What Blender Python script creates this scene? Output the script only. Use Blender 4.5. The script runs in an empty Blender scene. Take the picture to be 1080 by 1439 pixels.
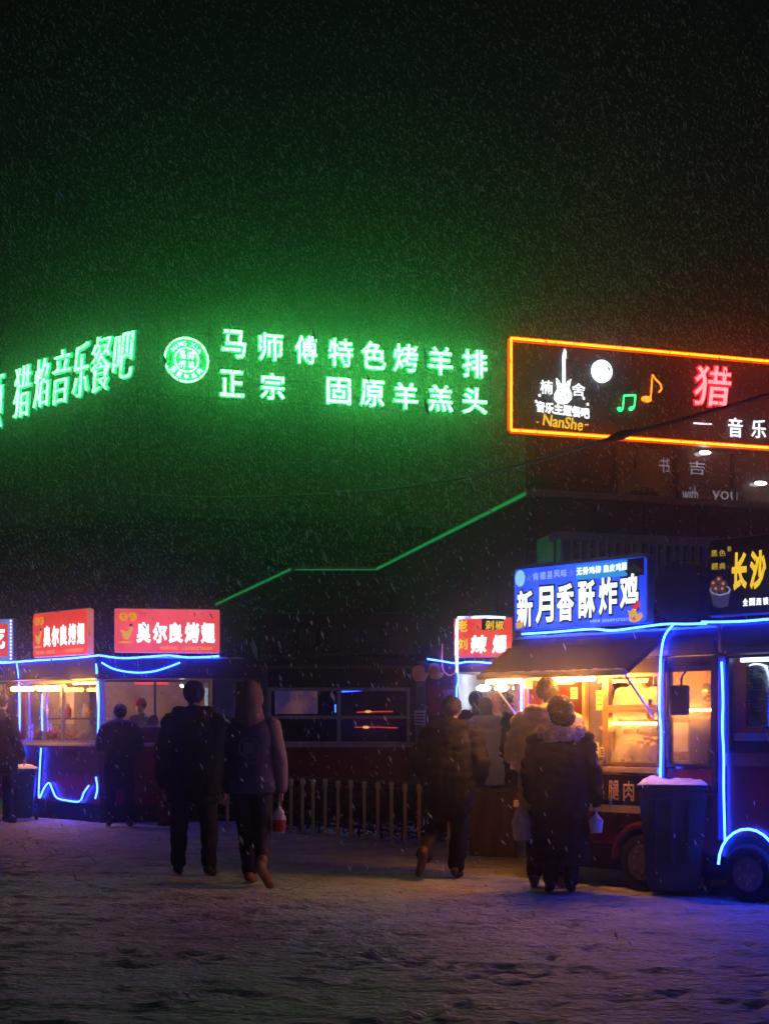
import bpy, bmesh, math, random
import numpy as np
from mathutils import Matrix, Vector

random.seed(7); rng = np.random.default_rng(7)
S = bpy.context.scene
C = S.collection
R = math.radians

# ------------------------------------------------------------------ camera
FPX, HC, HY, CX = 2200.0, 1.42, 1020.0, 540.0
cam = bpy.data.cameras.new('camera'); co = bpy.data.objects.new('camera', cam); C.objects.link(co)
co.location = (0, 0, HC); co.rotation_euler = (R(90), 0, 0)
cam.sensor_fit = 'VERTICAL'; cam.sensor_height = 36; cam.lens = FPX/1439*36
cam.shift_y = (HY-719.5)/1439
cam.clip_start = .1; cam.clip_end = 500
S.camera = co

# ------------------------------------------------------------------ world, sun, exposure
w = bpy.data.worlds.new('World'); S.world = w; w.use_nodes = True
bg = w.node_tree.nodes['Background']
sky = w.node_tree.nodes.new('ShaderNodeTexSky'); sky.sky_type = 'NISHITA'; sky.sun_disc = False
sky.sun_elevation = R(1.0); sky.sun_rotation = R(200)
w.node_tree.links.new(sky.outputs[0], bg.inputs[0])
bg.inputs[1].default_value = 0.0035
sun = bpy.data.lights.new('town_glow', 'SUN'); sun.energy = 0.045; sun.angle = R(40); sun.color = (.62, .68, 1.0)
so = bpy.data.objects.new('town_glow', sun); C.objects.link(so); so.rotation_euler = (R(52), 0, R(20))
S.view_settings.view_transform = 'Standard'; S.view_settings.look = 'None'
S.view_settings.exposure = 0; S.view_settings.gamma = 1
S.cycles.max_bounces = 6; S.cycles.diffuse_bounces = 2; S.cycles.glossy_bounces = 3
S.cycles.transmission_bounces = 4; S.cycles.volume_bounces = 0; S.cycles.transparent_max_bounces = 12
S.cycles.sample_clamp_indirect = 4.0; S.cycles.use_denoising = True
S.cycles.caustics_reflective = False; S.cycles.caustics_refractive = False

# ------------------------------------------------------------------ materials
def _nt(name):
    m = bpy.data.materials.new(name); m.use_nodes = True
    return m, m.node_tree, m.node_tree.nodes['Principled BSDF']
MC = {}
def mat(name, col, rough=.6, metal=0., var=.25, scale=6., bump=.0, bscale=60., spec=.5, streak=None):
    if name in MC: return MC[name]
    m, nt, b = _nt(name)
    N, L = nt.nodes, nt.links
    tc = N.new('ShaderNodeTexCoord'); mp = N.new('ShaderNodeMapping')
    if streak: mp.inputs['Scale'].default_value = streak
    L.new(tc.outputs['Object'], mp.inputs[0])
    no = N.new('ShaderNodeTexNoise'); no.inputs['Scale'].default_value = scale; no.inputs['Detail'].default_value = 6
    L.new(mp.outputs[0], no.inputs['Vector'])
    cr = N.new('ShaderNodeValToRGB')
    a = [max(0, c*(1-var)) for c in col]; d = [min(1, c*(1+var)) for c in col]
    cr.color_ramp.elements[0].position = .3; cr.color_ramp.elements[1].position = .7
    cr.color_ramp.elements[0].color = (*a, 1); cr.color_ramp.elements[1].color = (*d, 1)
    L.new(no.outputs[0], cr.inputs[0]); L.new(cr.outputs[0], b.inputs['Base Color'])
    mr = N.new('ShaderNodeMapRange'); mr.inputs['To Min'].default_value = max(.03, rough-.12); mr.inputs['To Max'].default_value = min(1, rough+.12)
    L.new(no.outputs[0], mr.inputs['Value']); L.new(mr.outputs[0], b.inputs['Roughness'])
    b.inputs['Metallic'].default_value = metal; b.inputs['Specular IOR Level'].default_value = spec
    if bump:
        n2 = N.new('ShaderNodeTexNoise'); n2.inputs['Scale'].default_value = bscale; n2.inputs['Detail'].default_value = 4
        L.new(tc.outputs['Object'], n2.inputs['Vector'])
        bp = N.new('ShaderNodeBump'); bp.inputs['Strength'].default_value = bump; bp.inputs['Distance'].default_value = .02
        L.new(n2.outputs[0], bp.inputs['Height']); L.new(bp.outputs[0], b.inputs['Normal'])
    MC[name] = m; return m
def emit(name, col, st, var=0., scale=5., col2=None, sample=True):
    if name in MC: return MC[name]
    m, nt, b = _nt(name); N, L = nt.nodes, nt.links
    b.inputs['Base Color'].default_value = (*[min(.8, c*.6+.02) for c in col], 1); b.inputs['Roughness'].default_value = .35
    b.inputs['Emission Color'].default_value = (*col, 1); b.inputs['Emission Strength'].default_value = st
    if var or col2:
        tc = N.new('ShaderNodeTexCoord'); no = N.new('ShaderNodeTexNoise'); no.inputs['Scale'].default_value = scale
        L.new(tc.outputs['Object'], no.inputs['Vector'])
        cr = N.new('ShaderNodeValToRGB'); cr.color_ramp.elements[0].position = .35; cr.color_ramp.elements[1].position = .65
        cr.color_ramp.elements[0].color = (*[c*(1-var) for c in col], 1); cr.color_ramp.elements[1].color = (*(col2 or col), 1)
        L.new(no.outputs[0], cr.inputs[0]); L.new(cr.outputs[0], b.inputs['Emission Color'])
    if not sample: m.cycles.emission_sampling = 'NONE'
    MC[name] = m; return m
def glass(name, tint=(.9,.95,1), steam=0., scale=2.):
    if name in MC: return MC[name]
    m, nt, b = _nt(name); N, L = nt.nodes, nt.links
    out = N['Material Output']; N.remove(b)
    tr = N.new('ShaderNodeBsdfTransparent'); tr.inputs[0].default_value = (*tint, 1)
    gl = N.new('ShaderNodeBsdfGlossy'); gl.inputs['Roughness'].default_value = .03
    fr = N.new('ShaderNodeFresnel'); fr.inputs[0].default_value = 1.45
    ge = N.new('ShaderNodeNewGeometry'); sb_ = N.new('ShaderNodeMath'); sb_.operation = 'SUBTRACT'; sb_.inputs[0].default_value = 1.0; L.new(ge.outputs['Backfacing'], sb_.inputs[1])
    ml = N.new('ShaderNodeMath'); ml.operation = 'MULTIPLY'; L.new(fr.outputs[0], ml.inputs[0]); L.new(sb_.outputs[0], ml.inputs[1])
    mx = N.new('ShaderNodeMixShader'); L.new(ml.outputs[0], mx.inputs[0]); L.new(tr.outputs[0], mx.inputs[1]); L.new(gl.outputs[0], mx.inputs[2])
    last = mx
    if steam:
        tc = N.new('ShaderNodeTexCoord'); no = N.new('ShaderNodeTexNoise'); no.inputs['Scale'].default_value = scale; no.inputs['Detail'].default_value = 3
        L.new(tc.outputs['Object'], no.inputs['Vector'])
        mr = N.new('ShaderNodeMapRange'); mr.inputs['From Min'].default_value = .38; mr.inputs['From Max'].default_value = .68
        mr.inputs['To Min'].default_value = .05; mr.inputs['To Max'].default_value = steam
        L.new(no.outputs[0], mr.inputs['Value'])
        tl = N.new('ShaderNodeBsdfTranslucent'); tl.inputs[0].default_value = (.85,.85,.85,1)
        df = N.new('ShaderNodeBsdfDiffuse'); df.inputs[0].default_value = (.7,.7,.7,1)
        m1 = N.new('ShaderNodeMixShader'); m1.inputs[0].default_value = .25; L.new(tl.outputs[0], m1.inputs[1]); L.new(df.outputs[0], m1.inputs[2])
        m2 = N.new('ShaderNodeMixShader'); L.new(mr.outputs[0], m2.inputs[0]); L.new(last.outputs[0], m2.inputs[1]); L.new(m1.outputs[0], m2.inputs[2])
        last = m2
    L.new(last.outputs[0], out.inputs['Surface'])
    MC[name] = m; return m

M_RED = mat('red_body_paint', (.20,.008,.012), .38, var=.35, scale=3, bump=.05)
M_DARKSTEEL = mat('dark_steel', (.035,.036,.04), .45, .6)
M_BLACK = mat('black_paint', (.012,.012,.014), .5)
M_ALU = mat('aluminium', (.45,.46,.48), .35, .8, var=.15)
M_STEEL = mat('brushed_steel', (.55,.55,.56), .25, 1., var=.12, streak=(1,1,12))
M_WHITE = mat('white_panel', (.6,.6,.6), .5, var=.15)
M_CREAM = mat('cream_panel', (.55,.45,.3), .55, var=.2)
M_NAVY = mat('navy_roof_paint', (.03,.035,.09), .45, var=.3)
M_LEDBLUE = mat('panel_with_led_blue', (.12,.16,.45), .5, var=.3)  # blue of the LED light put into the panel colour
M_SNOW = mat('snow', (.78,.79,.82), .7, var=.08, scale=14, bump=.5, bscale=90)
M_RUB = mat('tyre_rubber', (.015,.015,.016), .75, bump=.2)
M_GLASS = glass('clear_glass')
M_STEAM = glass('steamy_glass', steam=.45, scale=3.1)
M_DARKWALL = mat('dark_render', (.06,.042,.038), .85, var=.35, scale=1.5, bump=.2, bscale=20)
M_BROWNWALL = mat('brown_facade', (.10,.045,.04), .8, var=.3, scale=1.2, bump=.2, bscale=20)
# lit things; a colour near one channel clips to white in the face and stays pure in the air and on walls
E_GREEN = emit('green_sign_glow', (.085,1.0,.14), 20)
E_GREEN2 = emit('green_calligraphy_glow', (.12,1.0,.17), 8)
E_GREENFRINGE = emit('green_glow_fringe', (.0,1.0,.55), .45, sample=False)  # bloom round the letters, put into wider glowing copies
E_LED = emit('blue_led', (.010,.045,1.0), 42)
E_ORANGE = emit('orange_neon', (1.0,.085,.002), 15)
E_ORANGEFRINGE = emit('orange_glow_fringe', (1.0,.09,.0), .9, sample=False)
E_WARM = emit('warm_tube', (1.0,.33,.04), 180)
E_WARMS = emit('warm_tube_small', (1.0,.36,.055), 95)
E_COOL = emit('cool_lamp', (.75,.88,1.0), 16)
E_WHITE = emit('white_letter', (.85,.95,1.0), 1.5, sample=False)
E_WHITEDIM = emit('dim_white_letter', (.55,.6,.8), .25, sample=False)
E_YEL = emit('yellow_letter', (1.0,.62,.02), .9, sample=False)
E_REDNEON = emit('red_neon', (1.0,.06,.065), 9)
E_REDFRINGE = emit('red_glow_fringe', (1.0,.02,.05), .7, sample=False)
E_GNOTE = emit('green_neon', (.02,1.0,.22), 3.0)
E_ONOTE = emit('orange_note_neon', (1.0,.2,.01), 3.2)
E_PINKBOX = emit('pink_red_lightbox', (1.0,.075,.085), .95, var=.25, scale=2.0, col2=(1.0,.10,.15))
E_REDBOX = emit('orange_red_lightbox', (.95,.06,.03), .9, var=.2, scale=2.0)
E_BLUEBOX = emit('blue_lightbox', (.018,.06,1.0), 1.5, var=.4, scale=2.2, col2=(.025,.10,1.0))
E_LTBLUE = emit('light_blue_lightbox', (.03,.35,.85), .8, sample=False)
M_BLKFACE = mat('black_sign_face', (.008,.008,.012), .3)

# ------------------------------------------------------------------ helpers
def W(px, py, Y): return Vector(((px-CX)/FPX*Y, Y, HC-(py-HY)/FPX*Y))
def tag(o, label=None, cat=None, group=None, kind=None):
    if label: o['label'] = label
    if cat: o['category'] = cat
    if group: o['group'] = group
    if kind: o['kind'] = kind
    return o
class Face:
    """vertical plane through two points given by bearing and distance; local x along it, y away from the viewer, z up"""
    def __init__(s, pa, Ya, pb, Yb):
        s.A = Vector(((pa-CX)/FPX*Ya, Ya)); B = Vector(((pb-CX)/FPX*Yb, Yb))
        s.u = (B-s.A).normalized(); s.n = Vector((-s.u.y, s.u.x))
        s.M = Matrix.Translation((s.A.x, s.A.y, 0)) @ Matrix.Rotation(math.atan2(s.u.y, s.u.x), 4, 'Z')
    def hit(s, px, y=0):
        A = s.A + s.n*y; d = Vector(((px-CX)/FPX, 1.0))
        det = s.u.x*(-d.y) + d.x*s.u.y
        # A + a u = t d
        a = (-A.x*(-d.y) - d.x*A.y)/det
        t = (A.y + a*s.u.y)
        return a, t
    def x(s, px, y=0): return s.hit(px, y)[0]
    def z(s, px, py, y=0): return HC-(py-HY)/FPX*s.hit(px, y)[1]
    def p(s, px, py, y=0):
        a, t = s.hit(px, y); return Vector((a, y, HC-(py-HY)/FPX*t))
def root(name, label, cat, M=None, group=None):
    o = bpy.data.objects.new(name, None); C.objects.link(o)
    o.matrix_world = M if M is not None else Matrix(); o.empty_display_size = .2
    return tag(o, label, cat, group)
def link_mesh(name, me, material, parent=None):
    o = bpy.data.objects.new(name, me); C.objects.link(o)
    if parent is not None: o.parent = parent
    if material is not None and not me.materials: me.materials.append(material)
    return o
class MB:
    def __init__(s, M=None): s.bm = bmesh.new(); s.M = M if M is not None else Matrix()
    def _add(s, vs, fs):
        v = [s.bm.verts.new(s.M @ Vector(p)) for p in vs]
        for f in fs:
            try: s.bm.faces.new([v[i] for i in f])
            except ValueError: pass
        return s
    def box(s, x0, x1, y0, y1, z0, z1, bev=0.):
        t = bmesh.new(); bmesh.ops.create_cube(t, size=1)
        for v in t.verts: v.co = Vector(((x0+x1)/2+v.co.x*(x1-x0), (y0+y1)/2+v.co.y*(y1-y0), (z0+z1)/2+v.co.z*(z1-z0)))
        if bev: bmesh.ops.bevel(t, geom=t.edges[:], offset=min(bev, abs(x1-x0)*.45, abs(y1-y0)*.45, abs(z1-z0)*.45), segments=2, affect='EDGES', profile=.7)
        t.verts.index_update()
        r = s._add([v.co for v in t.verts], [[v.index for v in f.verts] for f in t.faces]); t.free(); return r
    def tube(s, pts, r, n=8, cap=True):
        pts = [Vector(p) for p in pts]; rs = r if isinstance(r, (list, tuple)) else [r]*len(pts)
        vs, fs = [], []; prev = None
        for i, p in enumerate(pts):
            d = (pts[min(i+1, len(pts)-1)]-pts[max(i-1, 0)]).normalized()
            if prev is None:
                a = Vector((0,0,1)) if abs(d.z) < .9 else Vector((1,0,0)); a = (a-d*a.dot(d)).normalized()
            else:
                a = (prev-d*prev.dot(d)); a = a.normalized() if a.length > 1e-6 else prev
            prev = a; b = d.cross(a)
            for k in range(n):
                t = 2*math.pi*k/n; vs.append(p+(a*math.cos(t)+b*math.sin(t))*rs[i])
        for i in range(len(pts)-1):
            for k in range(n): fs.append((i*n+k, i*n+(k+1)%n, (i+1)*n+(k+1)%n, (i+1)*n+k))
        if cap: fs.append(tuple(range(n))[::-1]); fs.append(tuple((len(pts)-1)*n+k for k in range(n)))
        return s._add(vs, fs)
    def lathe(s, prof, c=(0,0,0), n=20, axis='z'):
        vs, fs = [], []
        for (r, h) in prof:
            for k in range(n):
                t = 2*math.pi*k/n; q = (r*math.cos(t), r*math.sin(t), h)
                if axis == 'y': q = (q[0], q[2], q[1])
                vs.append((c[0]+q[0], c[1]+q[1], c[2]+q[2]))
        m = len(prof)
        for i in range(m-1):
            for k in range(n): fs.append((i*n+k, i*n+(k+1)%n, (i+1)*n+(k+1)%n, (i+1)*n+k))
        fs.append(tuple(range(n))[::-1]); fs.append(tuple((m-1)*n+k for k in range(n)))
        return s._add(vs, fs)
    def prism(s, poly, y0, y1):
        """polygon in local x,z extruded between y0 and y1"""
        n = len(poly); vs = [(x, y0, z) for x, z in poly]+[(x, y1, z) for x, z in poly]
        fs = [tuple(range(n)), tuple(range(2*n-1, n-1, -1))]+[(i, n+i, n+(i+1)%n, (i+1)%n) for i in range(n)]
        return s._add(vs, fs)
    def ell(s, c, r, nu=14, nv=9, rot=None):
        vs, fs = [], []
        for j in range(nv+1):
            ph = math.pi*j/nv
            for i in range(nu):
                t = 2*math.pi*i/nu
                q = Vector((r[0]*math.sin(ph)*math.cos(t), r[1]*math.sin(ph)*math.sin(t), r[2]*math.cos(ph)))
                if j in (0, nv) : q = Vector((1e-4*math.cos(t), 1e-4*math.sin(t), q.z))
                if rot is not None: q = rot @ q
                vs.append(Vector(c)+q)
        for j in range(nv):
            for i in range(nu): fs.append((j*nu+i, j*nu+(i+1)%nu, (j+1)*nu+(i+1)%nu, (j+1)*nu+i))
        fs.append(tuple(range(nu))[::-1]); fs.append(tuple(nv*nu+i for i in range(nu)))
        return s._add(vs, fs)
    def cone(s, p0, p1, r0, r1, n=12, e=1.0):
        """rounded tapered limb"""
        p0, p1 = Vector(p0), Vector(p1); d = (p1-p0); L = d.length; u = d/max(L, 1e-6)
        pts, rs = [], []
        for t in (-.98, -.75, -.4): pts.append(p0+u*r0*t); rs.append(r0*math.sqrt(max(0.01, 1-t*t)))
        for t in (0, .33, .67, 1): pts.append(p0+d*t); rs.append(r0+(r1-r0)*t)
        for t in (.4, .75, .98): pts.append(p1+u*r1*t); rs.append(r1*math.sqrt(max(0.01, 1-t*t)))
        return s.tube(pts, rs, n)
    def loft(s, secs, n=20):
        """secs: (z, rx, ry, cx, cy)"""
        vs, fs = [], []
        for (z, rx, ry, cx, cy) in secs:
            for k in range(n):
                t = 2*math.pi*k/n; c_, s_ = math.cos(t), math.sin(t)
                q = 2.0/2.4
                vs.append((cx+rx*math.copysign(abs(c_)**q, c_), cy+ry*math.copysign(abs(s_)**q, s_), z))
        m = len(secs)
        for i in range(m-1):
            for k in range(n): fs.append((i*n+k, i*n+(k+1)%n, (i+1)*n+(k+1)%n, (i+1)*n+k))
        fs.append(tuple(range(n))[::-1]); fs.append(tuple((m-1)*n+k for k in range(n)))
        return s._add(vs, fs)
    def mesh(s, name, smooth=False):
        bmesh.ops.recalc_face_normals(s.bm, faces=s.bm.faces[:])
        me = bpy.data.meshes.new(name); s.bm.to_mesh(me); s.bm.free()
        if smooth: me.shade_smooth()
        return me
    def build(s, name, material, parent=None, smooth=False, label=None):
        o = link_mesh(name, s.mesh(name, smooth), material, parent)
        if label: o['label'] = label
        return o
class Kit:
    """parts of one thing, drawn in any Face frame and stored in the thing's own frame"""
    def __init__(s, r): s.r = r; s.inv = r.matrix_world.inverted()
    def mb(s, F=None): return MB(s.inv @ (F.M if F is not None else s.r.matrix_world))
    def box(s, name, m, F, *a, bev=0., parent=None, label=None):
        return s.mb(F).box(*a, bev=bev).build(name, m, parent or s.r, label=label)
    def rope(s, name, m, F, pxs, y, r, smooth_n=4, parent=None):
        pts = catmull([F.p(a, b, y) for a, b in pxs], smooth_n)
        return s.mb(F).tube(pts, r, 8).build(name, m, parent or s.r, smooth=True)
def catmull(P, n=6):
    P = [Vector(p) for p in P]
    if len(P) < 3: return P
    out = []
    for i in range(len(P)-1):
        a, b, c, d = P[max(i-1,0)], P[i], P[i+1], P[min(i+2, len(P)-1)]
        for k in range(n):
            t = k/n
            out.append(.5*((2*b)+(c-a)*t+(2*a-5*b+4*c-d)*t*t+(3*b-a-3*c+d)*t**3))
    out.append(P[-1]); return out
_tc = {}
def text_data(s, bold=0., depth=.0, shear=0., res=3):
    k = (s, bold, depth, shear, res)
    if k in _tc: return _tc[k]
    cu = bpy.data.curves.new('t', 'FONT'); cu.body = s; cu.size = 1; cu.bevel_depth = max(bold, 0); cu.offset = min(bold, 0); cu.bevel_resolution = 0; cu.extrude = 0 if bold > 0 else .01; cu.shear = shear
    cu.resolution_u = res
    o = bpy.data.objects.new('t', cu); C.objects.link(o)
    dg = bpy.context.evaluated_depsgraph_get(); ev = o.evaluated_get(dg); me = bpy.data.meshes.new_from_object(ev)
    V = np.empty(len(me.vertices)*3); me.vertices.foreach_get('co', V); V = V.reshape(-1, 3)
    Fs = [tuple(p.vertices) for p in me.polygons]
    if len(V): V[:,2] /= max(np.abs(V[:,2]).max(), 1e-6)
    C.objects.unlink(o); bpy.data.objects.remove(o); bpy.data.curves.remove(cu); bpy.data.meshes.remove(me)
    _tc[k] = (V, Fs); return V, Fs
def glyph(kit, s, F, box, y, m, name='letter', bold=.02, th=.012, shear=0., parent=None, fitpad=0., label=None, res=3, ref=None, smear=0.):
    """text s scaled to fill box (x0,x1,z0,z1) of frame F, standing th proud of depth y"""
    V, Fs = text_data(s, bold, 1.0, shear, res)
    V = V.copy()
    Vr = text_data(s, ref if ref is not None else bold, 1.0, shear, res)[0]   # box fitted on the reference weight
    if not len(V): return None
    lo, hi = Vr.min(0), Vr.max(0)
    x0, x1, z0, z1 = box
    sx = (x1-x0)/max(hi[0]-lo[0], 1e-6); sz = (z1-z0)/max(hi[1]-lo[1], 1e-6)
    P = np.empty_like(V)
    P[:,0] = x0+(V[:,0]-lo[0])*sx; P[:,2] = z0+(V[:,1]-lo[1])*sz; P[:,1] = y-(V[:,2])*th/2
    if smear: P[:,2] += smear*(P[:,0]-(x0+x1)/2)
    M = np.array(kit.inv @ F.M)
    P = P @ M[:3,:3].T + M[:3,3]
    me = bpy.data.meshes.new(name); me.from_pydata(P.tolist(), [], Fs)
    o = link_mesh(name, me, m, parent or kit.r)
    if label: o['label'] = label
    return o
def pxbox(F, xa, xb, ya, yb, y=0):
    xm = (xa+xb)/2
    return (F.x(xa, y), F.x(xb, y), F.z(xm, yb, y), F.z(xm, ya, y))

# ------------------------------------------------------------------ ground
def vnoise(X, Y, sc, seed):
    r = np.random.default_rng(seed); g = r.random((257, 257))
    x = X/sc+100.3; y = Y/sc+57.1
    xi = np.floor(x).astype(int); yi = np.floor(y).astype(int); fx = x-xi; fy = y-yi
    fx = fx*fx*(3-2*fx); fy = fy*fy*(3-2*fy)
    xi %= 256; yi %= 256
    return (g[yi, xi]*(1-fx)*(1-fy)+g[yi, xi+1]*fx*(1-fy)+g[yi+1, xi]*(1-fx)*fy+g[yi+1, xi+1]*fx*fy)-.5
def ground_mat():
    m, nt, b = _nt('trodden_snow'); N, L = nt.nodes, nt.links
    tc = N.new('ShaderNodeTexCoord')
    mp = N.new('ShaderNodeMapping'); mp.inputs['Scale'].default_value = (.6, 1.0, 1); mp.inputs['Rotation'].default_value = (0,0,R(-14))
    L.new(tc.outputs['Object'], mp.inputs[0])
    n1 = N.new('ShaderNodeTexNoise'); n1.inputs['Scale'].default_value = 2.4; n1.inputs['Detail'].default_value = 9; n1.inputs['Roughness'].default_value = .68
    n2 = N.new('ShaderNodeTexNoise'); n2.inputs['Scale'].default_value = 26; n2.inputs['Detail'].default_value = 5
    L.new(mp.outputs[0], n1.inputs['Vector']); L.new(mp.outputs[0], n2.inputs['Vector'])
    cr = N.new('ShaderNodeValToRGB'); e = cr.color_ramp.elements
    e[0].position = .34; e[0].color = (.27,.28,.28,1); e[1].position = .62; e[1].color = (.58,.60,.62,1)
    k = e.new(.46); k.color = (.44,.45,.46,1)
    L.new(n1.outputs[0], cr.inputs[0])
    mx = N.new('ShaderNodeMixRGB'); mx.blend_type = 'MULTIPLY'; mx.inputs[0].default_value = .45
    c2 = N.new('ShaderNodeValToRGB'); c2.color_ramp.elements[0].position = .35; c2.color_ramp.elements[1].position = .6
    c2.color_ramp.elements[0].color = (.35,.35,.36,1)
    L.new(n2.outputs[0], c2.inputs[0]); L.new(cr.outputs[0], mx.inputs[1]); L.new(c2.outputs[0], mx.inputs[2]); L.new(mx.outputs[0], b.inputs['Base Color'])
    b.inputs['Roughness'].default_value = .62
    bp = N.new('ShaderNodeBump'); bp.inputs['Strength'].default_value = 1.0; bp.inputs['Distance'].default_value = .03
    L.new(n2.outputs[0], bp.inputs['Height']); L.new(bp.outputs[0], b.inputs['Normal'])
    return m
M_GROUND = ground_mat()
nx, ny = 330, 560
gx = np.linspace(-7.5, 7.5, nx); gy = 5.5+(np.linspace(0, 1, ny)**1.35)*22
X, Yg = np.meshgrid(gx, gy)
Z = .009*vnoise(X, Yg, 1.3, 1)+.006*vnoise(X, Yg, .34, 2)+.010*vnoise(X, Yg, .15, 3)+.013*vnoise(X, Yg, .075, 4)
def rut(x0, y0, x1, y1, bend, wd, dp):
    global Z
    d = np.array([x1-x0, y1-y0]); L_ = np.hypot(*d); d = d/L_; n = np.array([-d[1], d[0]])
    t = ((X-x0)*d[0]+(Yg-y0)*d[1])/L_; q = (X-x0)*n[0]+(Yg-y0)*n[1]-bend*np.sin(np.pi*t)
    a = np.abs(q)/wd; on = (t > -.3) & (t < 1.3)
    Z = Z-on*dp*np.exp(-a**4)*(.75+.5*vnoise(X, Yg, .1, 9))+on*dp*.5*np.exp(-((a-1.5)/.4)**2)
for k, (a, b_, c, d, be) in enumerate([(-8,10.6,8,7.4,.2),(-8,12.3,8,9.0,.25),(-8,9.1,6,6.0,.1),(-7,13.6,8,11.6,-.3),(-8,15.4,8,12.9,.3),(-8,17.5,6,14.6,.2)]):
    rut(a, b_, c, d, be, .095, .011); rut(a+.1, b_+.17*5, c, d+.17*5, be, .09, .008)
for _ in range(1500):
    fx = rng.uniform(-7, 7); fy = 6.5+rng.random()**1.1*15; an = rng.normal(0, .9)+ (0 if rng.random() < .5 else 1.3)
    j0 = np.searchsorted(gy, fy-.25); j1 = np.searchsorted(gy, fy+.25); i0 = np.searchsorted(gx, fx-.25); i1 = np.searchsorted(gx, fx+.25)
    xx = X[j0:j1, i0:i1]-fx; yy = Yg[j0:j1, i0:i1]-fy
    u = xx*math.cos(an)+yy*math.sin(an); v = -xx*math.sin(an)+yy*math.cos(an)
    e = (u/.06)**2+(v/.145)**2
    Z[j0:j1, i0:i1] += -.014*np.exp(-e**3)+.006*np.exp(-((e-1.9)/.8)**2)
edge = np.minimum(np.minimum((X+7.5)/.6, (7.5-X)/.6), np.minimum((Yg-5.5)/.6, (27.5-Yg)/.6)).clip(0, 1)
Z = Z*edge+.03*edge-.012
me = bpy.data.meshes.new('snowy_ground'); V = np.stack([X, Yg, Z], -1).reshape(-1, 3)
ii = (np.arange(ny-1)[:, None]*nx+np.arange(nx-1)[None]).ravel(); Q = np.stack([ii, ii+1, ii+nx+1, ii+nx], -1)
me.from_pydata(V.tolist(), [], Q.tolist()); me.shade_smooth()
tag(link_mesh('snowy_ground', me, M_GROUND), kind='structure')
g = MB(); g._add([(-60,-8,-.02),(60,-8,-.02),(60,90,-.02),(-60,90,-.02)], [(0,1,2,3)])
tag(g.build('ground', M_GROUND), kind='structure')

# ------------------------------------------------------------------ rear building that carries the green rooftop letters
FB = Face(188, 46.6, 720, 50.5)      # front
FLs = Face(-120, 55.5, 188, 46.6)    # left facade receding to the left
ROOF = 7.7
r_ = root('rear_building', 'dark rear building whose flat roof carries the green rooftop letters', 'building', FB.M)
K = Kit(r_)
xr = FB.x(760)
a = FLs.M @ Vector((0,0,0)); b = FB.M @ Vector((0,0,0)); c = FB.M @ Vector((xr,0,0))
m = MB(K.inv)
dp = Vector((1.5, 9, 0))
base = [a, b, c, c+dp, a+Vector((0,9,0))]
m._add([(p.x,p.y,0) for p in base]+[(p.x,p.y,ROOF) for p in base], [(0,1,6,5),(1,2,7,6),(2,3,8,7),(3,4,9,8),(4,0,5,9),(5,6,7,8,9)])
m.build('wall', M_DARKWALL, r_)
M_ALUD = mat('weathered_coping', (.12,.12,.12), .6)
for F_, x1 in ((FB, xr), (FLs, (b-a).length)):
    K.box('parapet', M_ALUD, F_, 0, x1, -.08, .2, ROOF+.003, ROOF+.28)
for row, z0 in enumerate((2.0, 5.2)):
    for i in range(8):
        x0 = .8+i*1.55
        fr = K.mb(FB)
        for q in ((x0,x0+1.0,z0,z0+.06),(x0,x0+1.0,z0+1.34,z0+1.4),(x0,x0+.06,z0+.06,z0+1.34),(x0+.94,x0+1.0,z0+.06,z0+1.34),(x0+.47,x0+.53,z0+.06,z0+1.34)):
            fr.box(q[0],q[1],-.05,-.003,q[2],q[3])
        w_ = fr.build('window', M_DARKSTEEL, r_)
        K.box('pane', mat('dark_window_glass',(.01,.012,.014),.08), FB, x0+.06, x0+.94, -.02, -.004, z0+.06, z0+1.34, parent=w_)

# green letters
def letters(F, spec, kit, face, rim, bold, halo, th=.05, y=0, smear=0., shear=0., rscale=1.):  # rim is the material of the wider glow copies behind the letters
    for ch, xc, yc, wpx, hpx in spec:
        box = pxbox(F, xc-wpx/2, xc+wpx/2, yc-hpx/2, yc+hpx/2, y)
        o = glyph(kit, ch, F, box, y, face, 'letter', bold=bold, th=th, smear=smear, shear=shear)
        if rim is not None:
            glyph(kit, ch, F, box, y+th*1.2, rim, 'letter_glow_fringe', bold=halo, th=th, parent=o, smear=smear, shear=shear, ref=bold)  # wider copy behind the letter carries its fringe of glow
FG = Face(230, 46.4, 683, 49.7)
gs = root('rooftop_sign', 'two rows of green glowing characters on the rooftop with a round emblem at their left', 'sign', FG.M)
K = Kit(gs)
def yl(x, y0, y1): return y0+(y1-y0)*(x-329)/(667-329)
row1 = [(c_, x, yl(x, 483, 511), 34 if c_ not in '傅' else 31, 39) for c_, x in zip('马师傅特色烤羊排', (329,381,430,479,525,570,619,667))]
row2 = [(c_, x, yl(x, 539, 563), 34, 37) for c_, x in zip('正宗固原羊羔头', (326,383,476,523,570,619,667))]
letters(FG, row1+row2, K, E_GREEN, E_GREENFRINGE, .013, .036, th=.07)
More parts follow.
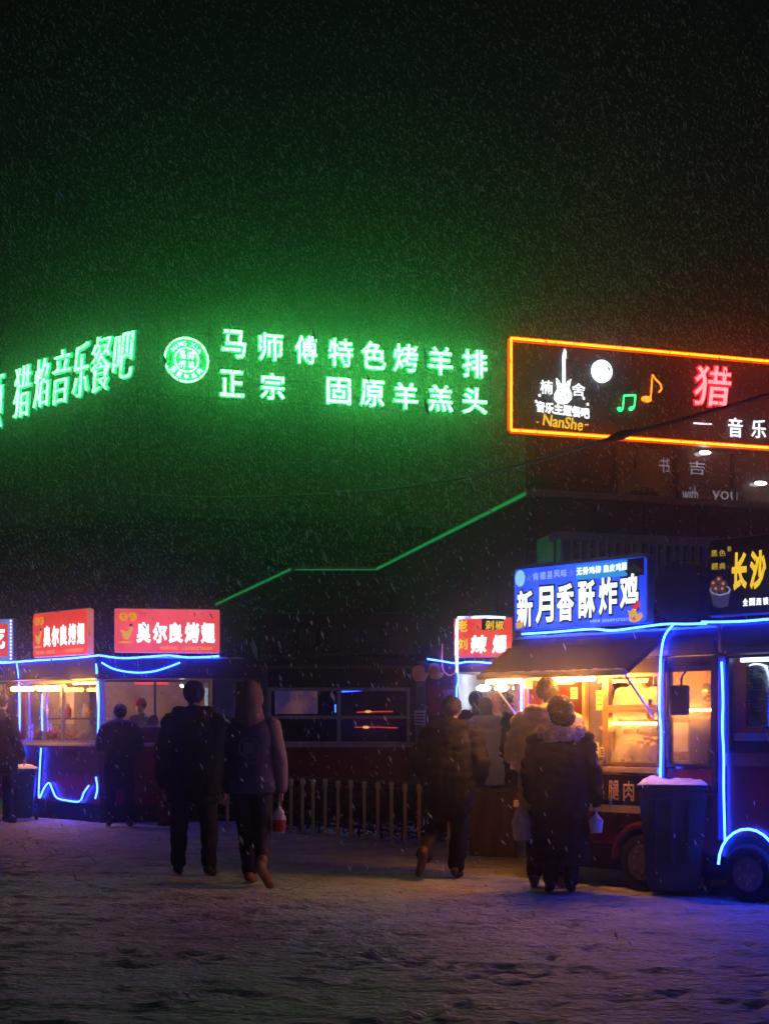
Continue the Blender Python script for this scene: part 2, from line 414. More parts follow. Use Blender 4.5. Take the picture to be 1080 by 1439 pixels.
# round emblem
ec = FG.p(262, 506); er = 31/FPX*46.7
def ring(kit, F, c, r0, r1, y0, y1, name, m, n=48, parent=None):
    q = kit.mb(F); vs = []; fs = []
    for k in range(n):
        t = 2*math.pi*k/n
        for (r, y) in ((r0,y0),(r1,y0),(r1,y1),(r0,y1)): vs.append((c.x+r*math.cos(t), y, c.z+r*math.sin(t)))
    for k in range(n):
        a, b = 4*k, 4*((k+1)%n)
        for j in range(4): fs.append((a+j, a+(j+1)%4, b+(j+1)%4, b+j))
    return q._add(vs, fs).build(name, m, parent or kit.r)
def disc(kit, F, c, r, y0, y1, name, m, n=40, sx=1., parent=None):
    return kit.mb(F).prism([(c.x+r*sx*math.cos(2*math.pi*k/n), c.z+r*math.sin(2*math.pi*k/n)) for k in range(n)], y0, y1).build(name, m, parent or kit.r)
em = disc(K, FG, ec, er*1.03, .0, .06, 'emblem', emit('teal_emblem_face', (.0,.42,.30), .30, sample=False))
ring(K, FG, ec, er*.95, er*1.02, -.05, -.003, 'emblem_ring', E_GREEN, parent=em)
ring(K, FG, ec, er*.50, er*.57, -.05, -.003, 'emblem_ring', E_GREEN, parent=em)
for i, ch in enumerate('馬師傅羊'):
    cx_ = ec.x+(-.2 if i%2 == 0 else .2)*er; cz_ = ec.z+(.22 if i < 2 else -.22)*er
    glyph(K, ch, FG, (cx_-.16*er, cx_+.16*er, cz_-.18*er, cz_+.18*er), -.02, E_GREEN, 'letter', .01, .05, parent=em)
def arc_text(kit, F, s, c, r, a0, a1, hgt, m, y, flip=False, parent=None, bold=.008):
    n = len(s)
    for i, ch in enumerate(s):
        if ch == ' ': continue
        t = a0+(a1-a0)*(i+.5)/n
        V, Fs = text_data(ch, bold, 1.0, 0, 2); lo, hi = V.min(0), V.max(0); sc = hgt/(hi[1]-lo[1]); 
        rot = (t-math.pi/2) if not flip else (t+math.pi/2)
        P = []
        for v in V:
            x = (v[0]-(lo[0]+hi[0])/2)*sc; z = (v[1]-(lo[1]+hi[1])/2)*sc
            P.append(kit.inv @ F.M @ Vector((c.x+r*math.cos(t)+x*math.cos(rot)-z*math.sin(rot), y-v[2]*.02, c.z+r*math.sin(t)+x*math.sin(rot)+z*math.cos(rot))))
        me = bpy.data.meshes.new('letter'); me.from_pydata(P, [], Fs); link_mesh('letter', me, m, parent or kit.r)
arc_text(K, FG, 'NING XIA', ec, er*.75, R(150), R(30), er*.2, E_GREEN, -.02, parent=em)
arc_text(K, FG, '固原羊羔肉', ec, er*.75, R(205), R(335), er*.24, E_GREEN, -.02, flip=True, parent=em)
# steel scaffold behind the letters
x_a, x_b = FG.x(225), FG.x(692)
for py in (470, 503, 528, 560):
    zz = FG.z(329, py)
    K.mb(FG).tube([(x_a,.16,zz),(x_b,.16,zz)], .018, 6).build('rail', M_DARKSTEEL, gs)
for i in range(8):
    xx = x_a+(x_b-x_a)*i/7
    K.mb(FG).tube([(xx,.2,ROOF-.02),(xx,.2,FG.z(329,462))], .022, 6).build('post', M_DARKSTEEL, gs)

FG2 = Face(-60, 53.2, 192, 46.2)
ls = root('rooftop_sign', 'slanting green glowing calligraphy along the left roof edge, receding leftwards', 'sign', FG2.M)
K = Kit(ls)
sp = [('项',-6,565,22,72),('猎',31,550,23,70),('焰',58,538,21,66),('音',86.5,529,24,74),('乐',113,520,22,74),('餐',142,511,27,76),('吧',173,500,29,62)]
letters(FG2, sp, K, E_GREEN2, E_GREENFRINGE, -.018, .010, th=.07, shear=.22)
for py in (490, 530):
    zz = FG2.z(150, py)
    K.mb(FG2).tube([(FG2.x(-20),.16,zz),(FG2.x(190),.16,zz)], .018, 6).build('rail', M_DARKSTEEL, ls)
for px in (-10, 45, 95, 140, 186):
    xx = FG2.x(px); K.mb(FG2).tube([(xx,.2,ROOF-.02),(xx,.2,FG2.z(150,488))], .022, 6).build('post', M_DARKSTEEL, ls)

# ------------------------------------------------------------------ front building, stepped flat roof
pts = [W(748,0,24.0), W(535,0,35.6), W(415,0,35.6), W(308,0,46.0)]
YR = 25.5
pr = W(1080,0,YR); dirr = (Vector((pr.x,pr.y))-Vector((pts[0].x,pts[0].y))).normalized()
far = Vector((pts[0].x,pts[0].y))+dirr*9
ZR = 4.94
fb = root('stepped_building', 'brown low building with stepped flat roof and green glow painted on its edge', 'building', Matrix.Translation((pts[0].x, pts[0].y, 0)))
K = Kit(fb)
plan = [Vector((p.x,p.y)) for p in pts[::-1]]+[far]
back = [far+Vector((0,20.4)), Vector((plan[0].x, 46.3))]
poly = plan+back
m = MB(K.inv); n = len(poly)
m._add([(p.x,p.y,0) for p in poly]+[(p.x,p.y,ZR) for p in poly], [(i,(i+1)%n,n+(i+1)%n,n+i) for i in range(n)]+[tuple(range(n,2*n))])
m.build('wall', M_BROWNWALL, fb)
E_EDGEGLOW = emit('green_glow_on_edge', (.01,.42,.09), .5)  # green sign light on the coping, put in as a glowing strip
M_TRIMW = mat('pale_metal_coping', (.5,.3,.25), .5)
for i in range(len(plan)-1):
    p, q = plan[i], plan[i+1]
    u = (q-p).normalized(); nn = Vector((u.y, -u.x))   # outwards, towards the viewer
    L = (q-p).length
    M_ = Matrix.Translation((p.x,p.y,0)) @ Matrix.Rotation(math.atan2(u.y,u.x),4,'Z')
    last = i == len(plan)-2
    MB(K.inv @ M_).box(0, L, -.10, .15, ZR+.003, ZR+.10).build('coping', M_TRIMW, fb)
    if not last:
        MB(K.inv @ M_).box(0.01, L-.01, -.125, -.103, ZR+.01, ZR+(.06 if i != 1 else .03)).build('edge_glow', E_EDGEGLOW, fb)
# facade panels of the right hand fascia
FR = Face(748, 24.0, 1080, YR)
for k in range(9):
    x0 = .02+k*.95
    K.box('facade_panel', M_BROWNWALL, FR, x0, x0+.93, -.035, -.003, 3.1, ZR-.01)
FLf = Face(535, 35.6, 748, 24.0)
for k in range(7):
    x0 = .05+k*1.65
    K.box('facade_panel', M_BROWNWALL, FLf, x0, x0+1.62, -.035, -.003, 2.9, ZR-.01)
# slatted fascia box
FSl = Face(783, 21.5, 1010, 22.3)
sb = root('slatted_fascia', 'pale slatted roof screen with green glow painted on its end above the fried chicken sign', 'roof screen', FSl.M)
K = Kit(sb)
x1 = FSl.x(1010)+1.0
M_SLAT = mat('grey_blue_cladding', (.26,.28,.42), .55)
K.box('top_rail', M_SLAT, FSl, 0, x1, -.04, .3, 3.98, 4.09)
K.box('bottom_rail', M_SLAT, FSl, 0, x1, -.04, .3, 3.35, 3.55)
K.box('backing', M_BLACK, FSl, 0, x1, .10, .14, 3.553, 3.977)
sl = None
nsl = 26
for i in range(nsl):
    xx = .05+i*(x1-.1)/nsl
    if sl is None: sl = K.box('slat', M_SLAT, FSl, xx, xx+.04, -.02, .09, 3.553, 3.977); sx0 = xx
    else:
        o = sl.copy(); C.objects.link(o); o.location = (xx-sx0, 0, 0)
FSe = Face(754, 22.6, 783, 21.5)
K.box('end_panel', emit('end_panel_green_glow', (.01,.25,.08), .2, var=.5, scale=3), FSe, 0, FSe.x(783)-.01, 0.0, .05, 3.35, 4.10)  # green sign light on this face is put into its own glow
for px in (800, 1000):
    K.box('post', M_DARKSTEEL, FSl, FSl.x(px)-.05, FSl.x(px)+.05, .15, .25, 0, 3.35)

# upper storey with the orange framed sign
FO = Face(713, 28.0, 1080, 29.8)
us = root('upper_storey', 'dark glazed upper storey set back on the roof behind the orange framed sign', 'building', FO.M @ Matrix.Translation((0,0,ZR)))
K = Kit(us)
M_UP = mat('upper_dark_cladding', (.05,.035,.03), .6, var=.4, scale=2)
xw = FO.x(870); xe = FO.x(1080)+3
def pslab(x0, d, z0, z1, nm):
    q = MB(K.inv @ FO.M); p = [(FO.x(x0, .3), .3), (xe, .3), (xe, d), (FO.x(x0+6, d), d)]
    q._add([(a, b, z0) for a, b in p]+[(a, b, z1) for a, b in p], [(0,1,2,3),(4,5,6,7)]+[(i,(i+1)%4,4+(i+1)%4,4+i) for i in range(4)]); q.build(nm, M_UP, us)
pslab(738, 4.0, ZR+.003, 8.35, 'wall'); pslab(736, 4.1, 8.353, 8.45, 'roof')
zf = ZR+.25
E_INT = emit('dim_restaurant_interior', (.16,.045,.018), .32, var=.9, scale=1.6, col2=(.22,.08,.02), sample=False)
K.box('lit_interior', E_INT, FO, xw, xe-.2, .24, .297, zf, 6.6)
xs = [xw+i*1.25 for i in range(6)]
for i in range(5):
    w_ = K.mb(FO).box(xs[i]-.03, xs[i]+.03, .10, .237, zf, 6.6).build('window', M_BLACK, us)
    K.box('pane', glass('restaurant_glass', (.6,.6,.6)), FO, xs[i]+.033, xs[i+1]-.033, .15, .16, zf, 6.6, parent=w_)
for (xa,ya,wd) in ((990,636,18),(1068,679,20),(1076,713,18)):
    p = FO.p(xa, ya, .05)
    if xa == 990: p = FO.p(xa, ya, .05)
    q = K.mb(FO).ell((p.x, p.y, p.z), (wd/2/FPX*29, .06, .035), 14, 7).build('ceiling_lamp', E_COOL, us, smooth=True)
for s_, bx in (('书', (925,940,643,665)), ('吉', (967,990,648,667)), ('with', (958,980,683,706)), ('you', (1000,1035,690,708))):
    glyph(K, s_, FO, pxbox(FO, *bx, .13), .13, E_WHITEDIM, 'window_lettering', .0, .006, res=2)

os_ = root('framed_sign', 'dark music restaurant sign framed by an orange neon tube, guitar emblem at left', 'sign', FO.M @ Matrix.Translation((0,0,7)))
K = Kit(os_)
xo2 = FO.x(1080)+2.2
def fo(px, py): return FO.p(px, py, -.05)
zt = FO.z(715,476); zb = FO.z(715,605); xl = FO.x(716)
K.box('backboard', mat('sign_backboard', (.02,.016,.014), .6), FO, xl-.03, xo2+.05, .02, .12, zb-.05, zt+.05)
for pts_ in (((xl,zb),(xl,zt)), ((xl,zt),(xo2,zt)), ((xl,zb),(xo2,zb))):
    (xa,za),(xb,zb_) = pts_
    t_ = K.mb(FO).tube([(xa,-.05,za),(xb,-.05,zb_)], .022, 8).build('neon_tube', E_ORANGE, os_, smooth=True)
    K.mb(FO).tube([(xa,-.0,za),(xb,-.0,zb_)], .052, 8).build('tube_glow_fringe', E_ORANGEFRINGE, os_, smooth=True)  # wider tube behind the neon, its glow put into the colour
# guitar
def poly_px(F, pl, y): return [(F.x(a, y), F.z(a, b, y)) for a, b in pl]
z3 = lambda a, b: (700+a/2.842, 430+b/2.842)
body = [z3(*q) for q in [(228,288),(240,300),(245,312),(270,312),(276,300),(288,292),(284,312),(280,330),(290,352),(290,372),(276,388),(256,392),(236,388),(222,372),(224,350),(236,330),(232,312)]]
neck = [z3(*q) for q in [(252,310),(252,200),(256,178),(262,172),(266,180),(268,205),(264,215),(264,310)]]
gm = K.mb(FO).prism(poly_px(FO, body, -.02), -.045, -.01).build('guitar_emblem', emit('cool_white_emblem', (.7,.88,1.0), 3.0), os_)
K.mb(FO).prism(poly_px(FO, neck, -.02), -.055, -.047).build('guitar_neck', MC['cool_white_emblem'], os_)
def g3(s_, x0, y0, x1, y1, m_, bold=.02, shear=0., **kw):
    a = z3(x0,y0); b = z3(x1,y1)
    return glyph(K, s_, FO, pxbox(FO, a[0], b[0], a[1], b[1], -.02), -.02, m_, 'letter', bold, .03, shear=shear, **kw)
g3('楠', 166,296,216,352, E_WHITE, .012); g3('舍', 292,308,346,360, E_WHITE, .012)
g3('音乐主题餐吧', 150,392,364,438, E_WHITE, .045, smear=-.06)
g3('NanShe', 176,440,336,488, E_YEL, .012, shear=.15, smear=-.06)
for q in ((152,160,464),(344,358,474)):
    a = z3(q[0], q[2]); b = z3(q[1], q[2]); K.mb(FO).tube([fo(*a), fo(*b)], .012, 6).build('neon_dash', E_YEL, os_)
for q in ((152,380),(166,356),(342,368),(358,392)):
    a = z3(*q); c_ = fo(*a); pl = []
    for k in range(10):
        t = math.pi/2+k*math.pi/5; rr = .035 if k%2 == 0 else .015
        pl.append((c_.x+rr*math.cos(t), c_.z+rr*math.sin(t)))
    K.mb(FO).prism(pl, -.04, -.02).build('star', E_WHITE, os_)
a = z3(414, 260); disc(K, FO, fo(*a), .205, -.05, -.01, 'moon_disc', emit('moon_lamp', (.55,.85,1.0), 4.0))
def neon(pl, m_, r=.016, n=5, name='neon_note'):
    K.mb(FO).tube(catmull([fo(*z3(*q)) for q in pl], n), r, 6).build(name, m_, os_, smooth=True)
neon([(488,412),(484,406),(476,410),(482,418),(492,416),(496,404),(498,384),(500,358)], E_GNOTE)
neon([(500,358),(523,357),(546,356)], E_GNOTE)
neon([(546,356),(544,384),(540,404),(534,412),(526,416),(522,410),(530,404),(540,404)], E_GNOTE)
neon([(606,368),(610,330),(612,300),(614,276),(626,292),(644,310),(650,330),(640,344)], E_ONOTE, .018)
K.mb(FO).ell(tuple(fo(*z3(590,372))), (.11,.03,.06), 12, 7).build('neon_note_head', E_ONOTE, os_)
o = g3('猎', 782,240,928,400, E_REDNEON, .006, shear=.12)
a = z3(782,240); b = z3(928,400)
glyph(K, '猎', FO, pxbox(FO, a[0], b[0], a[1], b[1], -.02), .005, E_REDFRINGE, 'letter_glow_fringe', .04, .02, shear=.12, parent=o, ref=.006)  # red glow round the character, put into a wider copy behind
K.mb(FO).tube([fo(*z3(778,468)), fo(*z3(850,472))], .016, 6).build('neon_dash', E_WHITE, os_)
g3('音', 916,446,974,524, E_WHITE, .015); g3('乐', 1008,454,1068,528, E_WHITE, .015); g3('餐', 1102,460,1162,536, E_WHITE, .015)
g3('吧', 1196,470,1256,542, E_WHITE, .015); g3('焰', 1120,262,1266,416, E_REDNEON, .006, shear=.12)
for px in (760, 900, 1040):
    xx = FO.x(px); K.mb(FO).tube([(xx,.1,zb-.06),(xx,.25,zb-.5)], .03, 6).build('bracket', M_DARKSTEEL, os_)

# shrubs
M_LEAF = mat('evergreen_leaf', (.09,.18,.06), .6, var=.4)
M_LEAFY = mat('yellowish_leaf', (.10,.10,.03), .6, var=.4)
def shrub(c, r, h, m_, label, group, n=420, ls=.035, box=None, name='shrub', cat='shrub'):
    t = root(name, label, cat, Matrix.Translation(c), group)
    MB().tube([(0,0,0),(.02,.01,h*.35),(.0,.02,h*.6)], [.03,.02,.01], 6).build('trunk', mat('bark', (.06,.04,.03), .9), t)
    q = MB(); vs = []; fs = []
    for i in range(n):
        d = rng.normal(size=3); d /= np.linalg.norm(d); rr = rng.random()**.4*(1+.22*math.sin(5*d[0]+3*d[1])*math.cos(4*d[2]))
        if box: p = np.array([rng.uniform(-1,1)*box[0], rng.uniform(-1,1)*box[1], h*(.15+.85*rng.random()**.7)])
        else: p = d*rr*np.array([r, r, h*.5])+np.array([0,0,h*.55])
        a = rng.normal(size=3); a /= np.linalg.norm(a); b = np.cross(a, rng.normal(size=3)); b /= np.linalg.norm(b)
        s_ = ls*rng.uniform(.6,1.3); k = len(vs)
        vs += [p-a*s_, p+b*s_*.5, p+a*s_, p-b*s_*.5]; fs.append((k,k+1,k+2,k+3))
    q._add([tuple(v) for v in vs], fs); q.build('crown', m_, t)
    return t
for (px, py, Y, r, h, m_, lab) in ((757,697,24.4,.14,.28,M_LEAF,'small green lit shrub on the roof corner'),(805,699,24.9,.16,.26,M_LEAF,'round shrub on the roof edge, second from the corner'),
                              (905,704,25.4,.26,.34,M_LEAF,'widest dark green shrub on the roof edge left of the window lettering')):
    p = W(px, py, Y); shrub((p.x, p.y, ZR+.01), r, h, m_, lab, 'shrubs along the roof edge', 500)
for px, lab in ((412,'leftmost yellowish shrub on the rear roof'),(462,'middle yellowish shrub on the rear roof'),(562,'rightmost yellowish shrub on the rear roof')):
    p = FB.M @ Vector((FB.x(px), .15, ROOF+.28)); shrub(tuple(p), .42, .55, M_LEAFY, lab, 'yellowish shrubs on the rear roof', 700, .05)

# overhead cables
def cable(pts_, r, label):
    P = catmull([W(*p) for p in pts_], 8); q = MB(); n_ = len(P)
    o = q.tube(P, r, 6).build('overhead_cable', M_BLACK, None, smooth=True); return tag(o, label, 'cable')
cab = root('overhead_cable', 'black sagging overhead cable crossing in front of the orange framed sign', 'cable', Matrix.Translation(W(870,612,13)))
K = Kit(cab)
P = catmull([W(*p) for p in [(1240,505,10),(1100,548,11),(985,582,12),(870,613,13),(720,656,16),(600,680,20),(480,693,26),(300,699,36),(190,692,43),(103,672,47.5)]], 8)
MB(K.inv).tube(P, .016, 6).build('wire', M_BLACK, cab, smooth=True)
MB(K.inv).tube([W(845,621,13.1),W(862,615,13),(W(875,611,12.95)),W(895,604,12.9)], [.012,.034,.04,.014], 8).build('splice', M_BLACK, cab, smooth=True)
cable([(103,672,47.6),(50,681,47.6),(0,692,47.6),(-80,700,47.6)], .022, 'thin overhead cable at the far left above the roof')

# ------------------------------------------------------------------ people
_ntex = None
def blob(q, name, voxel=.016, smooth=4, disp=0., dscale=.15):
    """q: MB of overlapping closed shapes -> one continuous mesh"""
    me = bpy.data.meshes.new('tmp'); q.bm.normal_update(); bmesh.ops.recalc_face_normals(q.bm, faces=q.bm.faces[:]); q.bm.to_mesh(me); q.bm.free()
    o = bpy.data.objects.new('tmp', me); C.objects.link(o)
    md = o.modifiers.new('r', 'REMESH'); md.mode = 'VOXEL'; md.voxel_size = voxel; md.use_smooth_shade = True
    if smooth: md = o.modifiers.new('s', 'SMOOTH'); md.factor = .5; md.iterations = smooth
    if disp:
        tx = bpy.data.textures.new('folds', 'CLOUDS'); tx.noise_scale = dscale; tx.noise_depth = 2
        md = o.modifiers.new('d', 'DISPLACE'); md.texture = tx; md.strength = disp; md.mid_level = .5; md.texture_coords = 'LOCAL'
    dg = bpy.context.evaluated_depsgraph_get(); out = bpy.data.meshes.new_from_object(o.evaluated_get(dg)); out.name = name
    C.objects.unlink(o); bpy.data.objects.remove(o); bpy.data.meshes.remove(me)
    return out
M_SKIN = mat('skin', (.45,.26,.19), .55, var=.1)
M_HAIR = mat('black_hair', (.006,.005,.005), .5, var=.4, scale=40, bump=.5, bscale=120)
def lerp(a, b, t): return Vector(a).lerp(Vector(b), t)
def hand(q, wr, d, side, curl=.5):
    """palm and five fingers from wrist wr along d; the curl bends them towards the body's front"""
    d = Vector(d).normalized(); fr = Vector((0,1,0)); fr = (fr-d*fr.dot(d)).normalized(); sd = d.cross(fr).normalized()
    # fingers spread along fr (palm faces the thigh), bend towards -side
    inn = sd if sd.x*side < 0 else -sd
    pc = Vector(wr)+d*.045
    for k in range(4): q.cone(Vector(wr)+fr*(-.02+.014*k), Vector(wr)+d*.085+fr*(-.03+.02*k), .013, .012, 8)
    for k, L in enumerate((.058,.068,.072,.062)):
        b = Vector(wr)+d*.088+fr*(-.033+.0225*k); 
        d1 = (d+inn*curl*.6).normalized(); d2 = (d+inn*curl*1.8).normalized()
        m_ = b+d1*L*.55; q.cone(b, m_, .0095, .0085, 8); q.cone(m_, m_+d2*L*.5, .0085, .0072, 8)
    b = Vector(wr)+d*.03+fr*.03; m_ = b+(d*.6+fr*.7).normalized()*.035; q.cone(b, m_, .012, .0105, 8); q.cone(m_, m_+(d*.9+fr*.25+inn*.2).normalized()*.032, .010, .008, 8)
def person(label, loc, rot, h, legs, arms, coat, coat_m, pants_m, shoe_m, hair='short', hair_m=None, hood=None, hood_m=None, cap_m=None,
           lean=0., headturn=0., group=None, vox=.014, sleeve=(.075,.058), sleeve_m=None, fold=.03, neckf=0.02, quilt=0., pantw=1.0):
    k = h/1.75
    t = root('person', label, 'person', Matrix.Translation((loc[0], loc[1], loc[2] if len(loc) > 2 else .02)) @ Matrix.Rotation(rot, 4, 'Z') @ Matrix.Scale(k, 4), group)
    def LN(p):  # lean the upper body forward about the hip
        p = Vector(p); 
        if p.z > .9 and lean: dz = p.z-.9; return Vector((p.x, p.y+math.sin(lean)*dz, .9+math.cos(lean)*dz))
        return p
    hd = LN((0, neckf+.015, 1.635)); nk = LN((0, neckf-.01, 1.47))
    q = MB()
    Rz = Matrix.Rotation(headturn, 3, 'Z')
    def H(v): return hd+Rz @ Vector(v)
    q.ell(hd+Vector((0,0,.012)), (.078,.095,.108), 18, 12, Rz)
    q.ell(H((0,.035,-.05)), (.056,.058,.062), 14, 9, Rz)          # jaw
    q.cone(H((0,.088,.005)), H((0,.108,-.022)), .010, .014, 8)     # nose
    q.ell(H((0,.088,-.055)), (.024,.014,.010), 10, 6, Rz)          # lips
    for s_ in (-1,1):
        q.ell(H((s_*.08,-.002,-.008)), (.012,.022,.032), 10, 7, Rz)
        q.ell(H((s_*.03,.082,.022)), (.022,.012,.010), 10, 6, Rz)  # brow over the eye
    q.cone(nk-Vector((0,0,.06)), hd-Vector((0,.01,.05)), .062, .055)
    q.loft([(.86,.15,.10,0,0),(1.0,.145,.10,0,0),(1.2,.16,.11,0,0)] if not lean else [(.84,.15,.1,0,0),(.95,.14,.1,0,.01)])
    q.cone(LN((0,0,1.0)), LN((0,0,1.3)), .13, .14); q.cone(LN((-.12,0,1.38)), LN((.12,0,1.38)), .085, .085)
    for (hp, kn, an, to) in legs: q.cone(hp, kn, .08, .055); q.cone(kn, an, .055, .04); q.cone(an, lerp(an, to, .8), .035, .03)
    for i, (sh, el, wr) in enumerate(arms):
        side = -1 if sh[0] < 0 else 1
        sh, el, wr = LN(sh), LN(el), LN(wr)
        q.cone(sh, el, .05, .042); q.cone(el, wr, .042, .028)
        hand(q, wr, (wr-el), side)
    bd = link_mesh('body', blob(q, 'body', vox*.62, 1), M_SKIN, t)
    # trousers
    q = MB(); q.loft([(.78,.17*pantw,.125,0,0),(.9,.175*pantw,.13,0,0),(.98,.165,.125,0,0)])
    for (hp, kn, an, to) in legs:
        q.cone(hp, kn, .098*pantw, .082*pantw); q.cone(kn, lerp(kn, an, .93), .082*pantw, .066*pantw)
        q.cone(lerp(kn,an,.8), lerp(kn,an,.93), .07*pantw, .072*pantw)
    link_mesh('trousers', blob(q, 'trousers', vox, 3, fold*.9, .09), pants_m, t)
    # shoes
    for i, (hp, kn, an, to) in enumerate(legs):
        q = MB(); an, to = Vector(an), Vector(to); d = (to-an); 
        dn = d.normalized(); heel = an-dn*.045+Vector((0,0,0))
        up = dn.cross(Vector((1,0,0)));
        if up.z < 0: up = -up
        so_ = -up*.045
        q.cone(heel+so_, to+so_, .045, .04); q.cone(lerp(heel,to,.15)+so_*.4, lerp(heel,to,.75)+so_*.6, .048, .042); q.cone(an+Vector((0,0,.06)), an+so_*.5, .055, .05)
        q.cone(heel+so_*1.35, to+so_*1.25, .034, .034)
        link_mesh('shoe', blob(q, 'shoe', .011, 2), shoe_m, t)
    # coat
    q = MB(); secs = [(z, rx, ry, cx, cy) for (z, rx, ry, cx, cy) in coat]
    if lean:
        for j in range(len(secs)-1):
            z0, rx, ry, cx, cy = secs[j]; z1, rx1, ry1, _, cy1 = secs[j+1]
            for sx in (-1, 0, 1):
                a_ = LN((sx*(rx-ry)*.9, cy, z0)); b_ = LN((sx*(rx1-ry1)*.9, cy1, z1)); q.cone(a_, b_, ry, ry1)
    else: q.loft(secs, 28)
    for (sh, el, wr) in arms:
        sh, el, wr = LN(sh), LN(el), LN(wr)
        q.cone(sh, el, sleeve[0]*1.12, sleeve[0]) ; 
        if sleeve_m is None: q.cone(el, lerp(el,wr,.93), sleeve[0], sleeve[1])
    if hood == 'down':
        for a_ in range(11):
            an_ = R(-10-160*a_/10); an2 = R(-10-160*(a_+1)/10)
            if a_ < 10: q.cone(LN((.13*math.cos(an_), -.01+.12*math.sin(an_), 1.47)), LN((.13*math.cos(an2), -.01+.12*math.sin(an2), 1.47)), .07, .07)
    if hood != 'up': q.cone(LN((0,0,1.40)), LN((0,neckf-.01,1.50)), .11, .075)
    cm_ = blob(q, 'coat', vox, 4, fold, .11)
    if quilt:
        nv = len(cm_.vertices); P_ = np.empty(nv*3); Nn = np.empty(nv*3); cm_.vertices.foreach_get('co', P_); cm_.vertices.foreach_get('normal', Nn)
        P_ = P_.reshape(-1,3); Nn = Nn.reshape(-1,3); ph = np.abs(np.sin(np.pi*(P_[:,2]+.02*np.sin(P_[:,0]*14))/.105))
        P_ += Nn*(np.power(ph, .5)-.7)[:,None]*quilt; cm_.vertices.foreach_set('co', P_.ravel())
    ct = link_mesh('coat', cm_, coat_m, t)
    if sleeve_m is not None:
        for (sh, el, wr) in arms:
            sh, el, wr = LN(sh), LN(el), LN(wr)
            q = MB(); q.cone(sh, el, sleeve[0]*1.16, sleeve[0]*1.05); q.cone(el, lerp(el,wr,.95), sleeve[0]*1.05, sleeve[1])
            link_mesh('sleeve', blob(q, 'sleeve', vox, 4, fold, .11), sleeve_m, t)
    if hood == 'up':
        q = MB(); q.ell(hd+Vector((0,-.01,.01)), (.125,.135,.155), 18, 12); q.cone(hd-Vector((0,.03,.06)), nk-Vector((0,.01,.03)), .11, .14)
        link_mesh('hood', blob(q, 'hood', vox, 4, .02, .08), hood_m or coat_m, t)
    if hood == 'fur':
        q = MB()
        for a_ in range(14):
            an_ = R(8-196*a_/13); an2 = R(8-196*(a_+1)/13)
            q.cone(LN((.175*math.cos(an_), .0+.13*math.sin(an_), 1.445+.015*math.sin(a_))), LN((.175*math.cos(an2), .0+.13*math.sin(an2), 1.44)), .062, .062)
        q.cone((-.1,-.06,1.40),(.1,-.06,1.40),.08,.08)
        link_mesh('fur_hood', blob(q, 'fur_hood', .013, 2, .05, .03), hood_m, t)
    # hair
    if hood != 'up' and hair:
        q = MB()
        if hair == 'short':
            q.ell(H((0,-.016,.036)), (.098,.110,.106), 18, 12, Rz); q.cone(H((0,-.05,-.01)), H((0,-.045,-.05)), .055, .035)
            for s_ in (-1,1): q.cone(H((s_*.062,-.02,.0)), H((s_*.066,.0,-.02)), .026, .012)
        elif hair == 'bun':
            q.ell(H((0,-.02,.04)), (.118,.125,.115), 18, 12, Rz); q.ell(H((.02,-.05,-.05)), (.115,.07,.085), 14, 9, Rz); q.ell(H((.03,-.09,.04)), (.08,.07,.08), 14, 9); q.ell(H((.09,-.04,-.03)), (.05,.05,.06), 12, 8)
        elif hair == 'bob':
            q.ell(H((0,-.014,.034)), (.094,.106,.102), 18, 12, Rz)
            q.ell(H((0,-.035,-.06)), (.088,.06,.09), 14, 9, Rz)
        link_mesh('hair', blob(q, 'hair', .009, 2, .05 if hair == 'bun' else .03, .025), hair_m or M_HAIR, t)
    if cap_m is not None:
        q = MB(); q.ell(H((0,-.005,.055)), (.096,.106,.085), 18, 12, Rz); q.cone(H((0,.08,.05)), H((0,.13,.04)), .05, .035)
        link_mesh('cap', blob(q, 'cap', .009, 2), cap_m, t)
    return t
def stand(dx=.1, stride=0., sp=.11):
    """left and right leg standing, stride moves the right foot back and the left forward"""
    out = []
    for s_, st in ((-1, stride), (1, -stride)):
        out.append(((s_*.09,0,.90), (s_*sp*.95, st*.45+.03, .49), (s_*sp, st, .10), (s_*(sp+.015), st+.15, .07)))
    return out
def arms(dx=.0, bend=.05, wz=.80, fw=.04, both=None):
    return [((s_*.195,-.005,1.395), (s_*(.265+dx),-.03,1.10), (s_*(.27+dx), fw, wz)) for s_ in (-1,1)]
def gp(px, feet_py):
    Y = HC*FPX/(feet_py-HY); return ((px-CX)/FPX*Y, Y)

M_CBLK = mat('black_down_coat', (.009,.009,.010), .6, var=.3, scale=12, spec=.15)
M_CBLK2 = mat('black_wool_coat', (.010,.010,.013), .8, var=.3)
M_CDK = mat('dark_padded_coat', (.008,.008,.010), .65, var=.4, scale=9, spec=.15)
M_PBLK = mat('black_trousers', (.010,.010,.014), .8)
M_PNAVY = mat('dark_jeans', (.016,.018,.035), .8)
M_VEST = mat('navy_varsity_jacket', (.04,.042,.12), .75)
M_SLV = mat('beige_sleeve', (.19,.17,.20), .75)
M_HOOD = mat('brown_hood', (.17,.12,.11), .85)
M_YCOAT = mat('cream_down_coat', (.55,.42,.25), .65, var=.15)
M_WCOAT = mat('white_down_coat', (.6,.62,.72), .6, var=.12)
M_FUR = mat('pinkish_fur', (.34,.24,.30), .95, var=.4, scale=30, bump=.8, bscale=120)
M_SHOEB = mat('black_shoe', (.015,.014,.014), .5)
M_SHOET = mat('tan_sneaker', (.26,.13,.05), .6, var=.5, scale=14)
M_SHOEBR = mat('brown_shoe', (.10,.06,.045), .6)
